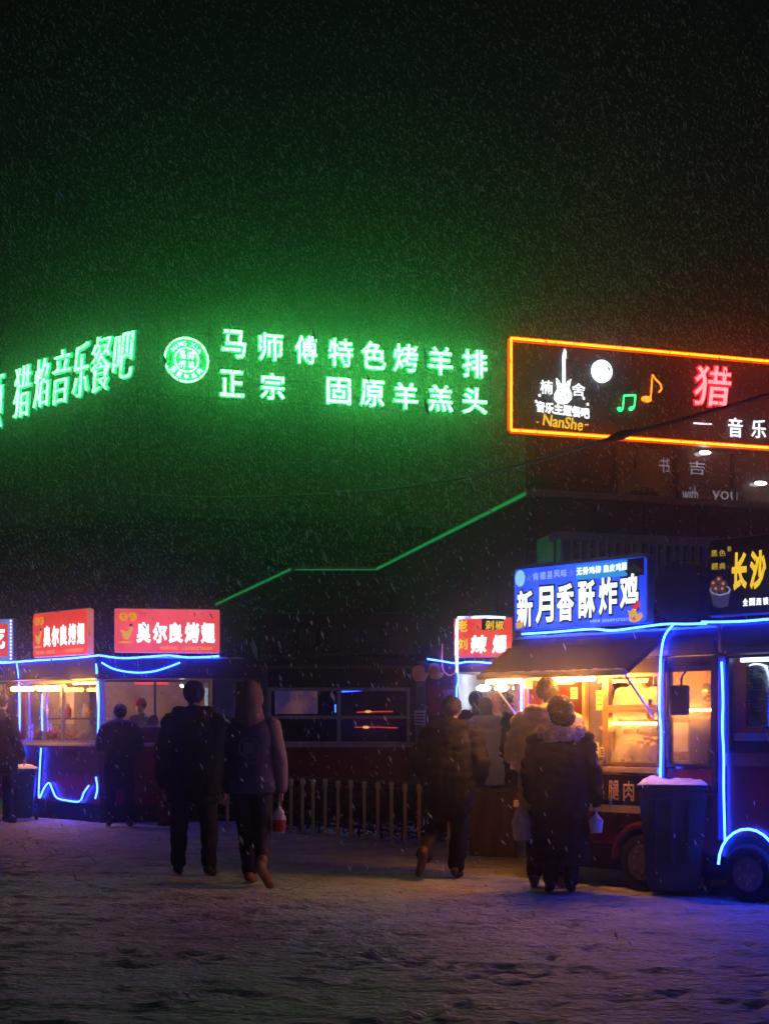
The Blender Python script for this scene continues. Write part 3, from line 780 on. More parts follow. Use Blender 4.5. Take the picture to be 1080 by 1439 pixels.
COAT_SHORT = [(.80,.22,.16,0,0),(.86,.235,.17,0,0),(1.0,.225,.165,0,0),(1.15,.225,.16,0,0),(1.3,.225,.15,0,0),(1.40,.20,.125,0,0),(1.46,.12,.09,0,0)]
COAT_MID = [(.66,.235,.17,0,0),(.75,.245,.18,0,0),(1.0,.235,.17,0,0),(1.15,.23,.165,0,0),(1.3,.235,.15,0,0),(1.40,.21,.125,0,0),(1.46,.12,.09,0,0)]
COAT_LONG = [(.26,.25,.21,0,0),(.35,.265,.22,0,0),(.6,.26,.20,0,0),(.9,.25,.185,0,0),(1.1,.245,.175,0,0),(1.28,.25,.16,0,0),(1.39,.22,.13,0,0),(1.45,.13,.10,0,0)]

# two men on the left, walking away
x, y = gp(272, 1233)
person('tall person in a black padded coat and black trousers walking away beside the hooded one', (x,y), R(-2), 1.80, stand(stride=.05, sp=.15),
       [((-.20,0,1.39),(-.28,-.02,1.10),(-.29,.05,.82)), ((.20,0,1.39),(.28,-.02,1.10),(.28,.05,.80))], COAT_MID, M_CBLK, M_PBLK, M_SHOEB, hair='short', hood='down', fold=.04, pantw=1.05, sleeve=(.085,.06), quilt=.014)
x, y = gp(350, 1247)
tp = person('person with brown hood up, navy jacket with pale sleeves and tan sneakers', (x,y), R(2), 1.76,
       [((-.085,0,.90),(-.03,.10,.50),(.0,.12,.10),(.02,.27,.06)), ((.085,0,.90),(.11,.03,.50),(.12,-.20,.17),(.19,-.11,.035))],
       [((-.19,0,1.39),(-.25,-.02,1.10),(-.25,.06,.84)), ((.19,0,1.39),(.26,-.03,1.10),(.28,.05,.84))],
       COAT_SHORT, M_VEST, M_PNAVY, M_SHOET, hood='up', hood_m=M_HOOD, sleeve_m=M_SLV, fold=.022)
# back print on the jacket
M_PRINT = mat('faded_back_print', (.16,.16,.25), .8)
pf = Face(500,14,600,14); pf.M = Matrix.Identity(4)
class K0:  # local print frame on the back of the jacket
    r = tp; inv = Matrix.Identity(4)
    @staticmethod
    def mb(F=None): return MB()
pc = Vector((.01, 0, 1.20))
pr_ = ring(K0, pf, pc, .082, .09, -.184, -.178, 'back_print', M_PRINT, 32, tp)
glyph(K0, '龍', pf, (-.045,.06,1.145,1.255), -.182, M_PRINT, 'back_print', .01, .004, parent=tp)
glyph(K0, 'NOISE', pf, (-.04,.06,1.065,1.08), -.184, M_PRINT, 'back_print', .02, .004, parent=tp)
# man in the middle, mid-stride
x, y = gp(632, 1237)
person('stooped person in a dark padded jacket walking in mid-stride past the fence', (x,y), R(-10), 1.66,
       [((-.09,0,.90),(-.13,.08,.51),(-.22,-.28,.22),(-.26,-.24,.08)), ((.09,0,.90),(.09,.05,.49),(.05,.06,.10),(.07,.21,.06))],
       [((-.215,.0,1.38),(-.31,-.04,1.12),(-.24,.14,.92)), ((.215,0,1.38),(.31,-.04,1.12),(.26,.12,.93))],
       [(.74,.255,.18,0,0),(.82,.27,.19,0,0),(1.0,.27,.19,0,0),(1.15,.265,.185,0,0),(1.3,.265,.165,0,0),(1.40,.23,.135,0,0),(1.47,.12,.10,0,0)],
       M_CDK, M_PBLK, M_SHOEBR, hair='short', hood='down', lean=R(7), quilt=.012, fold=.045, sleeve=(.095,.07), pantw=1.15)
# woman with fur hood
x, y = gp(787, 1258)
person('person in a long black coat with furry hood down beside the lit truck', (x,y), R(-4), 1.62, stand(stride=.03, sp=.09),
       [((-.21,0,1.37),(-.28,-.02,1.08),(-.26,.10,.85)), ((.21,0,1.37),(.29,-.03,1.08),(.315,.0,.82))],
       COAT_LONG, M_CDK, M_PBLK, M_SHOEB, hair='bun', hair_m=mat('dark_brown_hair', (.014,.008,.006), .5, var=.4, scale=40, bump=.5, bscale=120), hood='fur', hood_m=M_FUR, quilt=.016, fold=.045, sleeve=(.09,.068))
# customer in cream coat
x, y = gp(768, 1250)
person('person in a cream coat lit by the food truck window, behind the furry hood', (x,y), R(-12), 1.80, stand(stride=.02),
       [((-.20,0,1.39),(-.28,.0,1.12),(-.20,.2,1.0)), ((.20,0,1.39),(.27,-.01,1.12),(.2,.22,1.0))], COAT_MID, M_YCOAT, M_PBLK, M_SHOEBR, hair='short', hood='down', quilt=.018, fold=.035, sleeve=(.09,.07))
# customers at the red stall
for (px, Y, h, rt, cm, lab, hr, ct) in ((682, 19.8, 1.74, .1, M_WCOAT, 'person in a white knee length down coat queueing at the red stall', 'bob', COAT_MID),
                                (714, 20.0, 1.80, 1.25, M_CBLK2, 'dark dressed person turned in profile right of the white coat', 'short', COAT_LONG),
                                (668, 20.9, 1.84, -.3, M_CBLK2, 'dark haired person partly hidden behind the white coat', 'short', COAT_MID)):
    person(lab, ((px-CX)/FPX*Y, Y), rt, h, stand(), arms(fw=.1, wz=.95), ct, cm, M_PBLK, M_SHOEB, hair=hr, fold=.03, sleeve=(.085,.065), group='customers at the red stall', vox=.018, quilt=.016, hood='down')
x, y = gp(168, 1163)
person('stooping person in dark clothes at the counter of the pink lit stall', (x,y), R(8), 1.74, stand(sp=.14, stride=.04), [((-.2,0,1.38),(-.26,.05,1.15),(-.2,.26,1.08)), ((.2,0,1.38),(.26,.05,1.15),(.2,.26,1.08))],
       COAT_MID, M_CBLK, M_PBLK, M_SHOEBR, hair='short', hood='down', lean=R(22), vox=.018, fold=.04, sleeve=(.09,.07))
x, y = gp(1, 1158)
person('dark person cut off by the left edge of the photograph', (x,y), R(-20), 1.86, stand(), arms(fw=.12, wz=.9), COAT_MID, M_CBLK2, M_PBLK, M_SHOEB, hair='short', vox=.018, fold=.04)

# carried things
def bag(c, w_, h_, m_, label, cat, name, band=None):
    t = root(name, label, cat, Matrix.Translation(c)); q = MB()
    q.loft([(-h_,w_*.38,w_*.3,0,0),(-h_*.9,w_*.46,w_*.36,0,0),(-h_*.45,w_*.5,w_*.36,0,0),(-h_*.2,w_*.34,w_*.2,0,0),(0,w_*.08,w_*.06,0,0),(.04,w_*.16,w_*.05,0,0)], 14)
    link_mesh('bag_body', blob(q, 'bag_body', .010, 1, .02, .03), m_, t)
    if band: MB().loft([(-h_*.92,w_*.47,w_*.40,0,0),(-h_*.5,w_*.5,w_*.42,0,0)], 14).build('contents', band, t)
    return t
M_PLAS = mat('thin_white_plastic', (.6,.6,.62), .35, var=.2)
bag(W(392,1133,13.75)+Vector((0,.02,0)), .12, .24, M_PLAS, 'small clear bag with red contents held by the hooded person', 'bag', 'carrier_bag', mat('red_contents', (.4,.03,.05), .5))
bag(W(232,1125,14.8)+Vector((0,0,0)), .16, .24, mat('pinkish_plastic', (.16,.07,.07), .5), 'dull pink bag hanging at the tall person\'s left side', 'bag', 'carrier_bag')
bag(W(733,1132,13.5), .17, .30, M_PLAS, 'pale plastic carrier bag lit blue beside the truck corner', 'bag', 'carrier_bag')
ck = root('takeaway_tub', 'white takeaway tub in a clear bag in the fur hooded person\'s hand', 'food tub', Matrix.Translation(W(837,1170,12.95)))
MB().lathe([(.045,0),(.05,.01),(.058,.085),(.062,.09),(.062,.098)], n=20).build('tub', mat('white_tub', (.75,.75,.75), .4, var=.05), ck)
MB().lathe([(.06,.1),(.045,.12),(.012,.15),(.006,.19),(.012,.2)], n=14).build('bag_top', M_PLAS, ck, smooth=True)

# ------------------------------------------------------------------ stalls: common pieces
def window_unit(K, F, x0, x1, z0, z1, y, fr=.045, mull=(), rails=(), fm=None, gm=None, name='window'):
    q = K.mb(F); fm = fm or M_ALU
    q.box(x0, x1, y-.03, y+.03, z0, z0+fr); q.box(x0, x1, y-.03, y+.03, z1-fr, z1)
    q.box(x0, x0+fr, y-.03, y+.03, z0+fr, z1-fr); q.box(x1-fr, x1, y-.03, y+.03, z0+fr, z1-fr)
    for m_ in mull: q.box(m_-fr/2, m_+fr/2, y-.027, y+.027, z0+fr, z1-fr)
    for r2 in rails: q.box(x0+fr, x1-fr, y-.022, y+.022, r2-fr/2, r2+fr/2)
    w_ = q.build(name, fm, K.r)
    xs_ = [x0+fr]+[v for m_ in mull for v in (m_-fr/2, m_+fr/2)]+[x1-fr]; zs_ = [z0+fr]+[v for r2 in rails for v in (r2-fr/2, r2+fr/2)]+[z1-fr]
    for i in range(0, len(xs_), 2):
        for j in range(0, len(zs_), 2):
            K.box('pane', gm or M_GLASS, F, xs_[i]+.001, xs_[i+1]-.001, y-.004, y+.004, zs_[j]+.001, zs_[j+1]-.001, parent=w_)
    return w_
def lightbox(K, F, x0, x1, z0, z1, y, th, m_, rim=M_ALU, name='light_box', rnd=.0):
    f = K.box(name, rim, F, x0, x1, y-th, y, z0, z1, bev=.02)
    poly = []
    r = max(rnd, .02); xi0, xi1, zi0, zi1 = x0+.012, x1-.012, z0+.012, z1-.012
    for (cx, cz, a0) in ((xi1-r, zi1-r, 0), (xi0+r, zi1-r, 90), (xi0+r, zi0+r, 180), (xi1-r, zi0+r, 270)):
        for k in range(5): t = R(a0+k*22.5); poly.append((cx+r*math.cos(t), cz+r*math.sin(t)))
    K.mb(F).prism(poly, y-th-.012, y-th-.002).build('sign_face', m_, K.r, label=None)
    return y-th-.014
def pile(K, F, x0, x1, y0, y1, z0, h, m_, n, sz, name='food_pile'):
    q = K.mb(F)
    for i in range(n):
        x = random.uniform(x0, x1); y = random.uniform(y0, y1); t = 1-abs((x-x0)/(x1-x0)*2-1)**2
        z = z0+sz*.5+random.random()*h*t
        q.ell((x,y,z), (sz*random.uniform(.6,1.2), sz*random.uniform(.6,1.1), sz*random.uniform(.4,.8)), 7, 5, Matrix.Rotation(random.random()*3,3,'Z') @ Matrix.Rotation(random.random(),3,'X'))
    o = q.build(name, m_, K.r, smooth=True); return o
M_FRIED = mat('fried_food', (.5,.2,.05), .5, var=.5, scale=20)

# ------------------------------------------------------------------ truck A
FA = Face(722, 14.45, 1080, 12.35)
ta = root('food_truck', 'dark red food truck with lit orange serving windows under the blue sign', 'food truck', FA.M)
K = Kit(ta)
X0, X1 = 0.0, FA.x(1008)
DEP = 1.5; ZR2 = 2.22
xs1, xs2 = FA.x(736), FA.x(928)
xc1, xc2 = FA.x(937), FA.x(1004)
xm = FA.x(851)      # frame post between window parts
ZW0, ZW1 = 1.08, 1.87
K.box('body_side', M_RED, FA, X0, X1, 0, .05, .36, .861, bev=.02)
K.box('body_side', M_RED, FA, X0, X1, DEP-.05, DEP, .36, .88)
K.box('body_end', M_RED, FA, X0, X0+.05, .053, DEP-.053, .36, .86); K.box('body_end', M_RED, FA, X1-.05, X1, .053, DEP-.053, .36, .86)
K.box('side_panel', M_RED, FA, xs2+.06, X1, 0, .04, .863, ZW0-.02)
K.box('floor', M_ALU, FA, X0+.053, X1-.053, .053, DEP-.053, .37, .41)
K.box('back_wall', mat('warm_steel_lining', (.45,.28,.12), .4, .3, var=.3, scale=3), FA, X0+.04, X1-.04, DEP-.05, DEP, .883, 1.98)
K.box('end_wall', M_RED, FA, X0, X0+.04, 0.0, DEP, .863, 2.0)
K.box('end_wall', M_RED, FA, X1-.03, X1, .045, DEP, .863, 2.0)
K.box('roof', M_NAVY, FA, X0-.03, X1+.02, -.02, DEP+.03, 2.0, ZR2, bev=.05)
K.box('header', M_BLACK, FA, X0+.05, X1, 0, .05, ZW1+.002, 1.997)
for xx, nm in ((X0+.005, 'corner_post'), (xs2+.005, 'corner_post'), (X1-.055, 'corner_post')):
    K.box(nm, M_NAVY, FA, xx, xx+.05, -.012, -.001, .87, 1.99)
# serving window parts
window_unit(K, FA, xs1-.03, xm, ZW0, ZW1, .02, .035, mull=(FA.x(775), FA.x(820)), fm=mat('brass_toned_frame', (.5,.36,.2), .35, .7))
zr = FA.z(890, 996)
window_unit(K, FA, xm+.002, xs2, zr+.002, ZW1, .02, .03, fm=MC['brass_toned_frame'])
window_unit(K, FA, xm+.002, xs2, ZW0, zr-.002, .02, .03, fm=MC['brass_toned_frame'], gm=M_STEAM)
window_unit(K, FA, xc1, xc2-.01, ZW0, 1.93, .02, .025, fm=M_BLACK, gm=glass('amber_fogged_glass', (.95,.95,.95), .3, 1.7), name='cab_window')
# counter, menu board, strip
K.box('counter', M_CREAM, FA, X0+.02, xs2+.02, -.075, .02, ZW0-.06, ZW0-.012, bev=.008)
mbd = K.box('menu_board', M_BLKFACE, FA, X0+.1, xs2+.0, -.05, -.003, .74, ZW0-.08)
K.box('cream_strip', M_CREAM, FA, X0+.05, xs2+.02, -.06, -.003, .675, .737)
for i, ch in enumerate('香酥鸡排炸鸡腿肉'):
    x_ = FA.x(742)+i*(FA.x(902)-FA.x(742))/8
    glyph(K, ch, FA, (x_, x_+.12, .775, .95), -.054, mat('gold_print', (.85,.6,.3), .5), 'letter', .02, .006, parent=mbd)
pts_w = []
# wheel arch and wheels
def wheel(K, F, x, r, y=-.02, r_in=.6):
    c = (x, y, r+.01)
    w_ = K.mb(F).lathe([(r*.62,-.0),(r*.9,-.012),(r,.02),(r,.15),(r*.9,.18),(r*.6,.18)], c, 28, 'y').build('wheel', M_RUB, K.r, smooth=True)
    K.mb(F).lathe([(r*.12,-.028),(r*.2,-.018),(r*.45,-.004),(r*.58,-.016),(r*.615,.0),(r*.615,.05)], c, 24, 'y').build('rim', mat('dull_rim', (.25,.22,.2), .4, .8), w_, smooth=True)
    for k in range(5):
        t = 2*math.pi*k/5; K.mb(F).lathe([(.012,-.03),(.012,-.01)], (x+.3*r*math.cos(t), y, r+.01+.3*r*math.sin(t)), 8, 'y').build('wheel_nut', M_ALU, w_)
    return w_
wheel(K, FA, FA.x(905), .25, -.03)
arch = []
wx = FA.x(905)
for k in range(13): t = math.pi*k/12; arch.append((wx+.31*math.cos(t), .0, .27+.31*math.sin(t)))
K.mb(FA).tube([(a_, -.02, c_) for a_, b_, c_ in arch], .03, 8).build('wheel_arch', M_RED, ta, smooth=True)
K.box('wheel_well', M_BLACK, FA, wx-.28, wx+.28, -.008, -.001, .362, .54)
K.box('underframe', M_BLACK, FA, X0+.1, X1-.1, .3, .36, .14, .358)
# awning flap
q = K.mb(FA); za, zb2 = 2.14, 1.84; yo = -.42
xa0, xa1 = X0-.05, xs2-.02
vs = [(xa0,-.02,za),(xa1,-.02,za),(xa1,yo,zb2+.04),(xa0,yo,zb2+.04),(xa0,-.02,za-.05),(xa1,-.02,za-.05),(xa1,yo,zb2),(xa0,yo,zb2)]
q._add(vs, [(0,1,2,3),(4,5,6,7),(0,1,5,4),(1,2,6,5),(2,3,7,6),(3,0,4,7)])
aw = q.build('awning_flap', mat('awning_fabric', (.008,.008,.018), .9, spec=.05), ta)
K.mb(FA).tube([(xa0,yo,zb2+.02),(xa1,yo,zb2+.02)], .022, 8).build('edge_tube', M_ALU, aw, smooth=True)
for xx in (xa0+.12, xa1-.04): K.mb(FA).tube([(xx,yo+.03,zb2),(xx,-.03,1.5)], .011, 6).build('gas_strut', M_ALU, ta)
# warm tubes under the awning
for pxa, pxb in ((690,748),(770,838)):
    a_ = FA.x(pxa, -.3); b_ = FA.x(pxb, -.3)
    if pxa == 690: a_ = X0-.02+0; b_ = a_+.42
    tl = K.mb(FA).tube([(a_,-.33,zb2-.02),(b_,-.33,zb2-.02)], .017, 8).build('tube_light', emit('warm_awning_tube', (1.0,.34,.05), 330), ta, smooth=True)
for pxa, pxb in ((860,915),(945,1000)):
    K.mb(FA).tube([(FA.x(pxa,.5),.5,1.93),(FA.x(pxb,.5),.5,1.93)], .016, 8).build('tube_light', E_WARM, ta, smooth=True)
K.mb(FA).tube([(FA.x(760,.5),.6,1.93),(FA.x(840,.5),.6,1.93)], .014, 8).build('tube_light', E_WARM, ta, smooth=True)
K.mb(FA).tube([(FA.x(870,.3),.12,1.44),(FA.x(922,.12),.12,1.44)], .010, 8).build('tube_light', E_WARMS, ta, smooth=True)
# interior things
K.box('counter_inside', M_STEEL, FA, xs1, xc2-.08, .06, .5, ZW0-.06, ZW0+.005)
q1 = FA.x(913,.16); K.mb(FA).lathe([(.028,1.475),(.036,1.57)], (q1,.16,0), 16).build('orange_cup', mat('orange_plastic', (.8,.22,.02), .4), ta, smooth=True)
K.box('back_shelf', M_STEEL, FA, X0+.2, X1-.1, DEP-.3, DEP-.06, 1.40, 1.42)
for i in range(13):
    xx = X0+.28+i*.19; hh = random.uniform(.10,.24); cc_ = [(.55,.08,.04),(.6,.5,.35),(.1,.15,.35),(.65,.35,.08),(.15,.25,.1)][i%5]
    if i%3: K.mb(FA).lathe([(.045,1.42),(.05,1.44),(.05,1.42+hh*.7),(.02,1.42+hh),(.02,1.45+hh)], (xx,DEP-.18,0), 12).build('sauce_bottle', mat('stock_%d' % (i%5), cc_, .4), ta, smooth=True)
    else: K.box('carton', mat('stock_%d' % (i%5), cc_, .4), FA, xx-.07, xx+.07, DEP-.26, DEP-.1, 1.42, 1.42+hh, bev=.006)
for i in range(7):
    xx = X0+.3+i*.3; K.mb(FA).tube([(xx,.9,1.97),(xx,.9,1.80)], .006, 5).build('hook', M_STEEL, ta)
    K.mb(FA).lathe([(.05,1.64),(.055,1.72),(.03,1.79),(.01,1.80)], (xx,.9,0), 12).build('hanging_ladle', M_STEEL, ta, smooth=True)
K.box('fryer', M_STEEL, FA, FA.x(795,.8), FA.x(795,.8)+.4, .75, 1.15, .41, 1.22, bev=.01)
K.box('warming_shelf', M_STEEL, FA, xm+.05, xs2-.05, .10, .55, 1.455, 1.475)
K.box('tray', M_STEEL, FA, xm+.05, xs2-.05, .12, .6, ZW0+.01, ZW0+.05)
pile(K, FA, xm+.06, xs2-.06, .15, .55, ZW0+.05, .17, M_FRIED, 150, .036)
pile(K, FA, xc1+.05, xc2-.05, .15, .5, ZW0+.0, .10, mat('leafy_greens', (.06,.12,.03), .6, var=.4), 40, .05, 'vegetables')
K.box('dark_sack', M_BLACK, FA, FA.x(972,.16), FA.x(1000,.16), .1, .26, ZW0, 1.50, bev=.07)
K.box('white_sheet', M_WHITE, FA, FA.x(944,.3), FA.x(968,.3), .28, .3, 1.2, 1.45)
K.mb(FA).tube([(FA.x(942,.12),.12,1.55),(FA.x(1003,.12),.12,1.55)], .009, 8).build('tube_light', E_WARMS, ta, smooth=True)
K.box('purple_cloth', mat('purple_curtain', (.25,.22,.5), .8), FA, FA.x(775,.9), FA.x(845,.9), 1.0, 1.04, 1.0, 1.93)
K.box('fridge', mat('fridge_white', (.5,.5,.62), .4), FA, FA.x(742,.9), FA.x(770,.9), .8, 1.2, .885, 1.75, bev=.02)
# paper notices stuck on the glass
for (a0,b0,a1,b1,c1) in ((801,966,811,982,(.75,.65,.4)),(837,970,847,998,(.3,.45,.2)),(829,1043,841,1066,(.7,.7,.5)),(842,1050,848,1064,(.7,.7,.5)),(910,982,916,992,(.8,.3,.1)),(736,955,748,968,(.35,.3,.2))):
    bx = pxbox(FA, a0, a1, b0, b1, -.015)
    nt_ = K.box('paper_notice', mat('notice_%d' % a0, c1, .7), FA, bx[0], bx[1], -.016, -.012, bx[2], bx[3])
    for k in range(3):
        zz = bx[3]-(k+1)*(bx[3]-bx[2])/4.2
        K.box('printed_line', mat('notice_print', (.05,.12,.06), .7), FA, bx[0]+.01, bx[1]-.01, -.0185, -.0165, zz-.008, zz+.004, parent=nt_)
# LED ropes
K.rope('led_rope', E_LED, FA, [(733,891),(780,888),(830,884),(860,886),(900,881),(935,877),(965,877),(992,876)], -.05, .009)
K.rope('led_rope', E_LED, FA, [(945,878),(934,892),(929,912),(927,940),(926,1000),(928,1030),(927,1100)], -.05, .009)
K.rope('led_rope', E_LED, FA, [(732,958),(732,985),(732,1016)], -.03, .009)
K.rope('led_rope', E_LED, FA, [(733,1128),(734,1150),(732,1166),(739,1158)], -.03, .010)
K.box('led_glow_strip', M_LEDBLUE, FA, xs2+.005, xs2+.055, -.03, -.013, .87, 1.95)  # strip added behind the rope to catch blue, tinted blue as well
# sign box on the roof
sx0, sx1 = FA.x(730), FA.x(917); sz0, sz1 = 2.285, 2.86
yf = lightbox(K, FA, sx0, sx1, sz0, sz1, .02, .09, E_BLUEBOX, rnd=.04)
def z7(a, b): return (700+a/2.842, 680+b/2.842)
def g7(s_, x0, y0, x1, y1, m_, bold, y=None, **kw):
    a = z7(x0, y0); b = z7(x1, y1)
    return glyph(K, s_, FA, pxbox(FA, a[0], b[0], a[1], b[1]), yf if y is None else y, m_, 'letter', bold, .006, **kw)
M_INK = mat('dark_navy_print', (.004,.006,.03), .5)
cs = [('新',102,162,428,572),('月',176,246,414,556),('香',260,328,402,548),('酥',346,412,388,536),('炸',428,500,376,522),('鸡',512,584,362,506)]
for ch, xa, xb, ya, yb in cs:
    g7(ch, xa, ya, xb, yb, M_INK, .085, yf+.001, ref=.02); g7(ch, xa, ya, xb, yb, E_WHITE, .030, yf-.007, ref=.02)
g7('★', 134,362,156,390, E_WHITEDIM, 0.0); g7('★', 304,342,326,370, E_WHITEDIM, 0.)
E_PALE = emit('pale_blue_letter', (.35,.5,.95), .8, sample=False)
for i, ch in enumerate('肯德基风味'): g7(ch, 162+i*28, 356-i*3.4, 186+i*28, 388-i*3.4, E_PALE, .015)
a = pxbox(FA, *[z7(336,0)[0], z7(538,0)[0], z7(0,306)[1], z7(0,352)[1]])
K.box('bright_print', E_LTBLUE, FA, a[0], a[1], yf-.002, yf+.001, sz1-.16, sz1-.03)
for i, ch in enumerate('无骨鸡柳'): g7(ch, 338+i*25, 338-i*3, 360+i*25, 368-i*3, E_WHITE, .02, yf-.006)
for i, ch in enumerate('脆皮鸡腿'): g7(ch, 446+i*24, 326-i*3, 467+i*24, 356-i*3, E_WHITE, .02, yf-.006)
K.box('dark_print', M_INK, FA, FA.x(z7(540,0)[0]), FA.x(z7(606,0)[0]), yf-.002, yf+.001, sz1-.17, sz1-.02)
def planar(K, F, polys, m_, y, name): 
    q = K.mb(F)
    for pl in polys: q.prism([(F.x(*[a_]), F.z(a_, b_)) for a_, b_ in pl], y-.003, y)
    return q.build(name, m_, K.r)
planar(K, FA, [[z7(530,350),z7(566,322),z7(606,346),z7(600,360),z7(568,348),z7(540,360)]], mat('tan_print', (.2,.16,.05), .6), yf-.003, 'printed_awning')
disc(K, FA, FA.p(*z7(112,380)), .075, yf-.004, yf, 'printed_disc', emit('pale_disc', (.3,.7,1.0), .9, sample=False), sx=.8)
for i, ch in enumerate('全国连锁15609575578'): 
    a0 = 390+i*(156/15)+(8 if i > 3 else 0); g7(ch, a0, 544-i*.6, a0+8, 556-i*.6, E_PALE, .02)
# generic little cock drawn in yellow and red at the lower corner
E_CY = emit('printed_yellow', (1,.55,.05), .7, sample=False); E_CR = emit('printed_red', (.9,.03,.05), .8, sample=False)
planar(K, FA, [[z7(556,552),z7(552,530),z7(546,506),z7(556,512),z7(566,500),z7(578,506),z7(582,524),z7(600,516),z7(606,530),z7(592,548),z7(572,556)]], E_CY, yf-.014, 'printed_bird')
planar(K, FA, [[z7(566,500),z7(562,484),z7(572,488),z7(580,466),z7(592,472),z7(594,490),z7(580,504)],[z7(562,540),z7(574,530),z7(578,550)]], E_CR, yf-.015, 'printed_comb')
planar(K, FA, [[z7(100,560),z7(112,548),z7(126,556),z7(128,574),z7(104,580)]], E_CY, yf-.016, 'printed_bird')
planar(K, FA, [[z7(106,556),z7(112,544),z7(120,552)]], E_CR, yf-.017, 'printed_comb')
for px in (760, 890): K.box('sign_bracket', M_DARKSTEEL, FA, FA.x(px)-.02, FA.x(px)+.02, .02, .14, ZR2-.02, 2.6)
# snow on the roof
q = MB(K.inv @ FA.M)
for xx in (FA.x(800), FA.x(868), FA.x(935)):
    K.box('panel_seam', M_BLACK, FA, xx-.004, xx+.004, -.0035, .0, .38, .67)
K.box('bumper_trim', M_DARKSTEEL, FA, X0+.02, X1-.02, -.02, -.004, .37, .40)
for k in range(16):
    xx = X0+.1+k*(X1-X0-.2)/15; K.box('rivet', M_ALU, FA, xx-.006, xx+.006, -.010, -.001, .65, .662)
K.box('door_handle', M_ALU, FA, FA.x(945), FA.x(957), -.03, -.004, .93, .955, bev=.006)
def snow_strip(K, F, x0, x1, y0, y1, z, h, nm='snow_cap'):
    q = K.mb(F); n_ = max(6, int((x1-x0)/.06)); vs, fs = [], []
    for i in range(n_+1):
        x = x0+(x1-x0)*i/n_; e_ = min(1, min(i, n_-i)/1.5); hh = h*e_*random.uniform(.5,1.15); jy = random.uniform(-.008,.006)
        vs += [(x,y0+jy,z),(x,y0+jy,z+hh*.6),(x,(y0+y1)/2,z+hh),(x,y1,z+hh*.6),(x,y1,z)]
    for i in range(n_):
        for j in range(4): fs.append((5*i+j, 5*i+j+1, 5*i+j+6, 5*i+j+5))
    return q._add(vs, fs).build(nm, M_SNOW, K.r, smooth=True)
snow_strip(K, FA, X0, X1, .0, .5, ZR2-.002, .045); snow_strip(K, FA, sx0, sx1, -.07, .02, sz1+.001, .03); snow_strip(K, FA, xa0, xa1, yo-.02, yo+.05, zb2+.042, .02)
# mirror
mi = K.box('side_mirror', mat('mirror_black', (.004,.004,.004), .6), FA, FA.x(945,-.2), FA.x(969,-.2), -.25, -.20, FA.z(957,1005,-.2), FA.z(957,963,-.2), bev=.045)
K.mb(FA).tube(catmull([FA.p(964,934,-.02), FA.p(962,944,-.16), FA.p(957,952,-.22), FA.p(957,964,-.23)], 5), .008, 6).build('mirror_arm', M_BLACK, mi, smooth=True)

# seller in white behind the steamy window
p = FA.M @ Vector((FA.x(890,.72), .78, 0))
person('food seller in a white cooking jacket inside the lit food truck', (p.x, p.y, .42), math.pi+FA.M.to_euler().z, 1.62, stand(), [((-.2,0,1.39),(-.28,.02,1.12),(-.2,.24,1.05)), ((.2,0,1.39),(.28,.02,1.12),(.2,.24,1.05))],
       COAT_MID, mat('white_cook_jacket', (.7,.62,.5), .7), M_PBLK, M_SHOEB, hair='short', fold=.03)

# exhaust fan between the signs
p0 = FA.p(962, 829, .5)
ef = root('exhaust_fan', 'round dark exhaust fan standing on the truck roof between the two signs', 'exhaust fan', FA.M @ Matrix.Translation((p0.x, .5, ZR2)))
K = Kit(ef); fc = (p0.x, .5, ZR2+.36)
K.mb(FA).lathe([(.22,-.12),(.26,-.12),(.26,.12),(.22,.12),(.22,-.12)], fc, 28, 'y').build('fan_ring', M_BLACK, ef)
for k in range(5):
    t = 2*math.pi*k/5; u = Vector((math.cos(t), 0, math.sin(t))); v = Vector((-math.sin(t), .5, math.cos(t))).normalized()
    c_ = Vector(fc); K.mb(FA)._add([c_+u*.04-v*.02, c_+u*.21-v*.06, c_+u*.21+v*.06, c_+u*.04+v*.02], [(0,1,2,3)]).build('fan_blade', M_DARKSTEEL, ef)
K.mb(FA).lathe([(.05,-.05),(.05,.05)], fc, 14, 'y').build('hub', M_DARKSTEEL, ef)
for s_ in (-1,1): K.box('foot', M_BLACK, FA, p0.x+s_*.2-.02, p0.x+s_*.2+.02, .42, .58, ZR2-.0, ZR2+.14)

# ------------------------------------------------------------------ truck B
tb = root('food_truck', 'red food truck cut off by the right edge, black sign above', 'food truck', FA.M @ Matrix.Translation((FA.x(1011),0,0)))
K = Kit(tb)
Y1B = .06*0
x0 = FA.x(1011); x1 = x0+3.2
K.box('chassis', M_RED, FA, x0, x1, -.02, 1.5, .36, 1.18, bev=.03)
K.box('trim_strip', mat('dull_maroon_strip', (.16,.07,.09), .5), FA, x0+.06, x1, -.035, -.022, 1.10, 1.2)
K.box('back_wall', M_STEEL, FA, x0, x1, 1.45, 1.5, 1.183, 2.0)
K.box('roof', M_NAVY, FA, x0-.0, x1+.03, -.05, 1.53, 2.0, 2.27, bev=.05)
K.box('end_wall', M_RED, FA, x0+.0, x0+.04, .0, 1.448, 1.183, 1.998)
K.box('corner_post', M_RED, FA, x0, x0+.085, -.025, -.002, 1.183, 1.998)
window_unit(K, FA, x0+.09, x0+1.35, 1.20, 1.985, .0, .02, fm=M_DARKSTEEL)
K.box('side_panel', M_RED, FA, x0+1.352, x1, -.02, .02, 1.183, 1.998)
K.box('counter_top', M_WHITE, FA, x0+.05, x0+1.6, .04, .5, 1.30, 1.36)
K.box('shelf_front', M_DARKSTEEL, FA, x0+.05, x0+1.6, .035, .05, 1.19, 1.297)
K.mb(FA).lathe([(.13,1.4),(.135,1.42),(.135,1.9),(.1,1.94)], (FA.x(1070,.2), .21, 0), 28).build('steel_boiler', M_STEEL, tb, smooth=True)
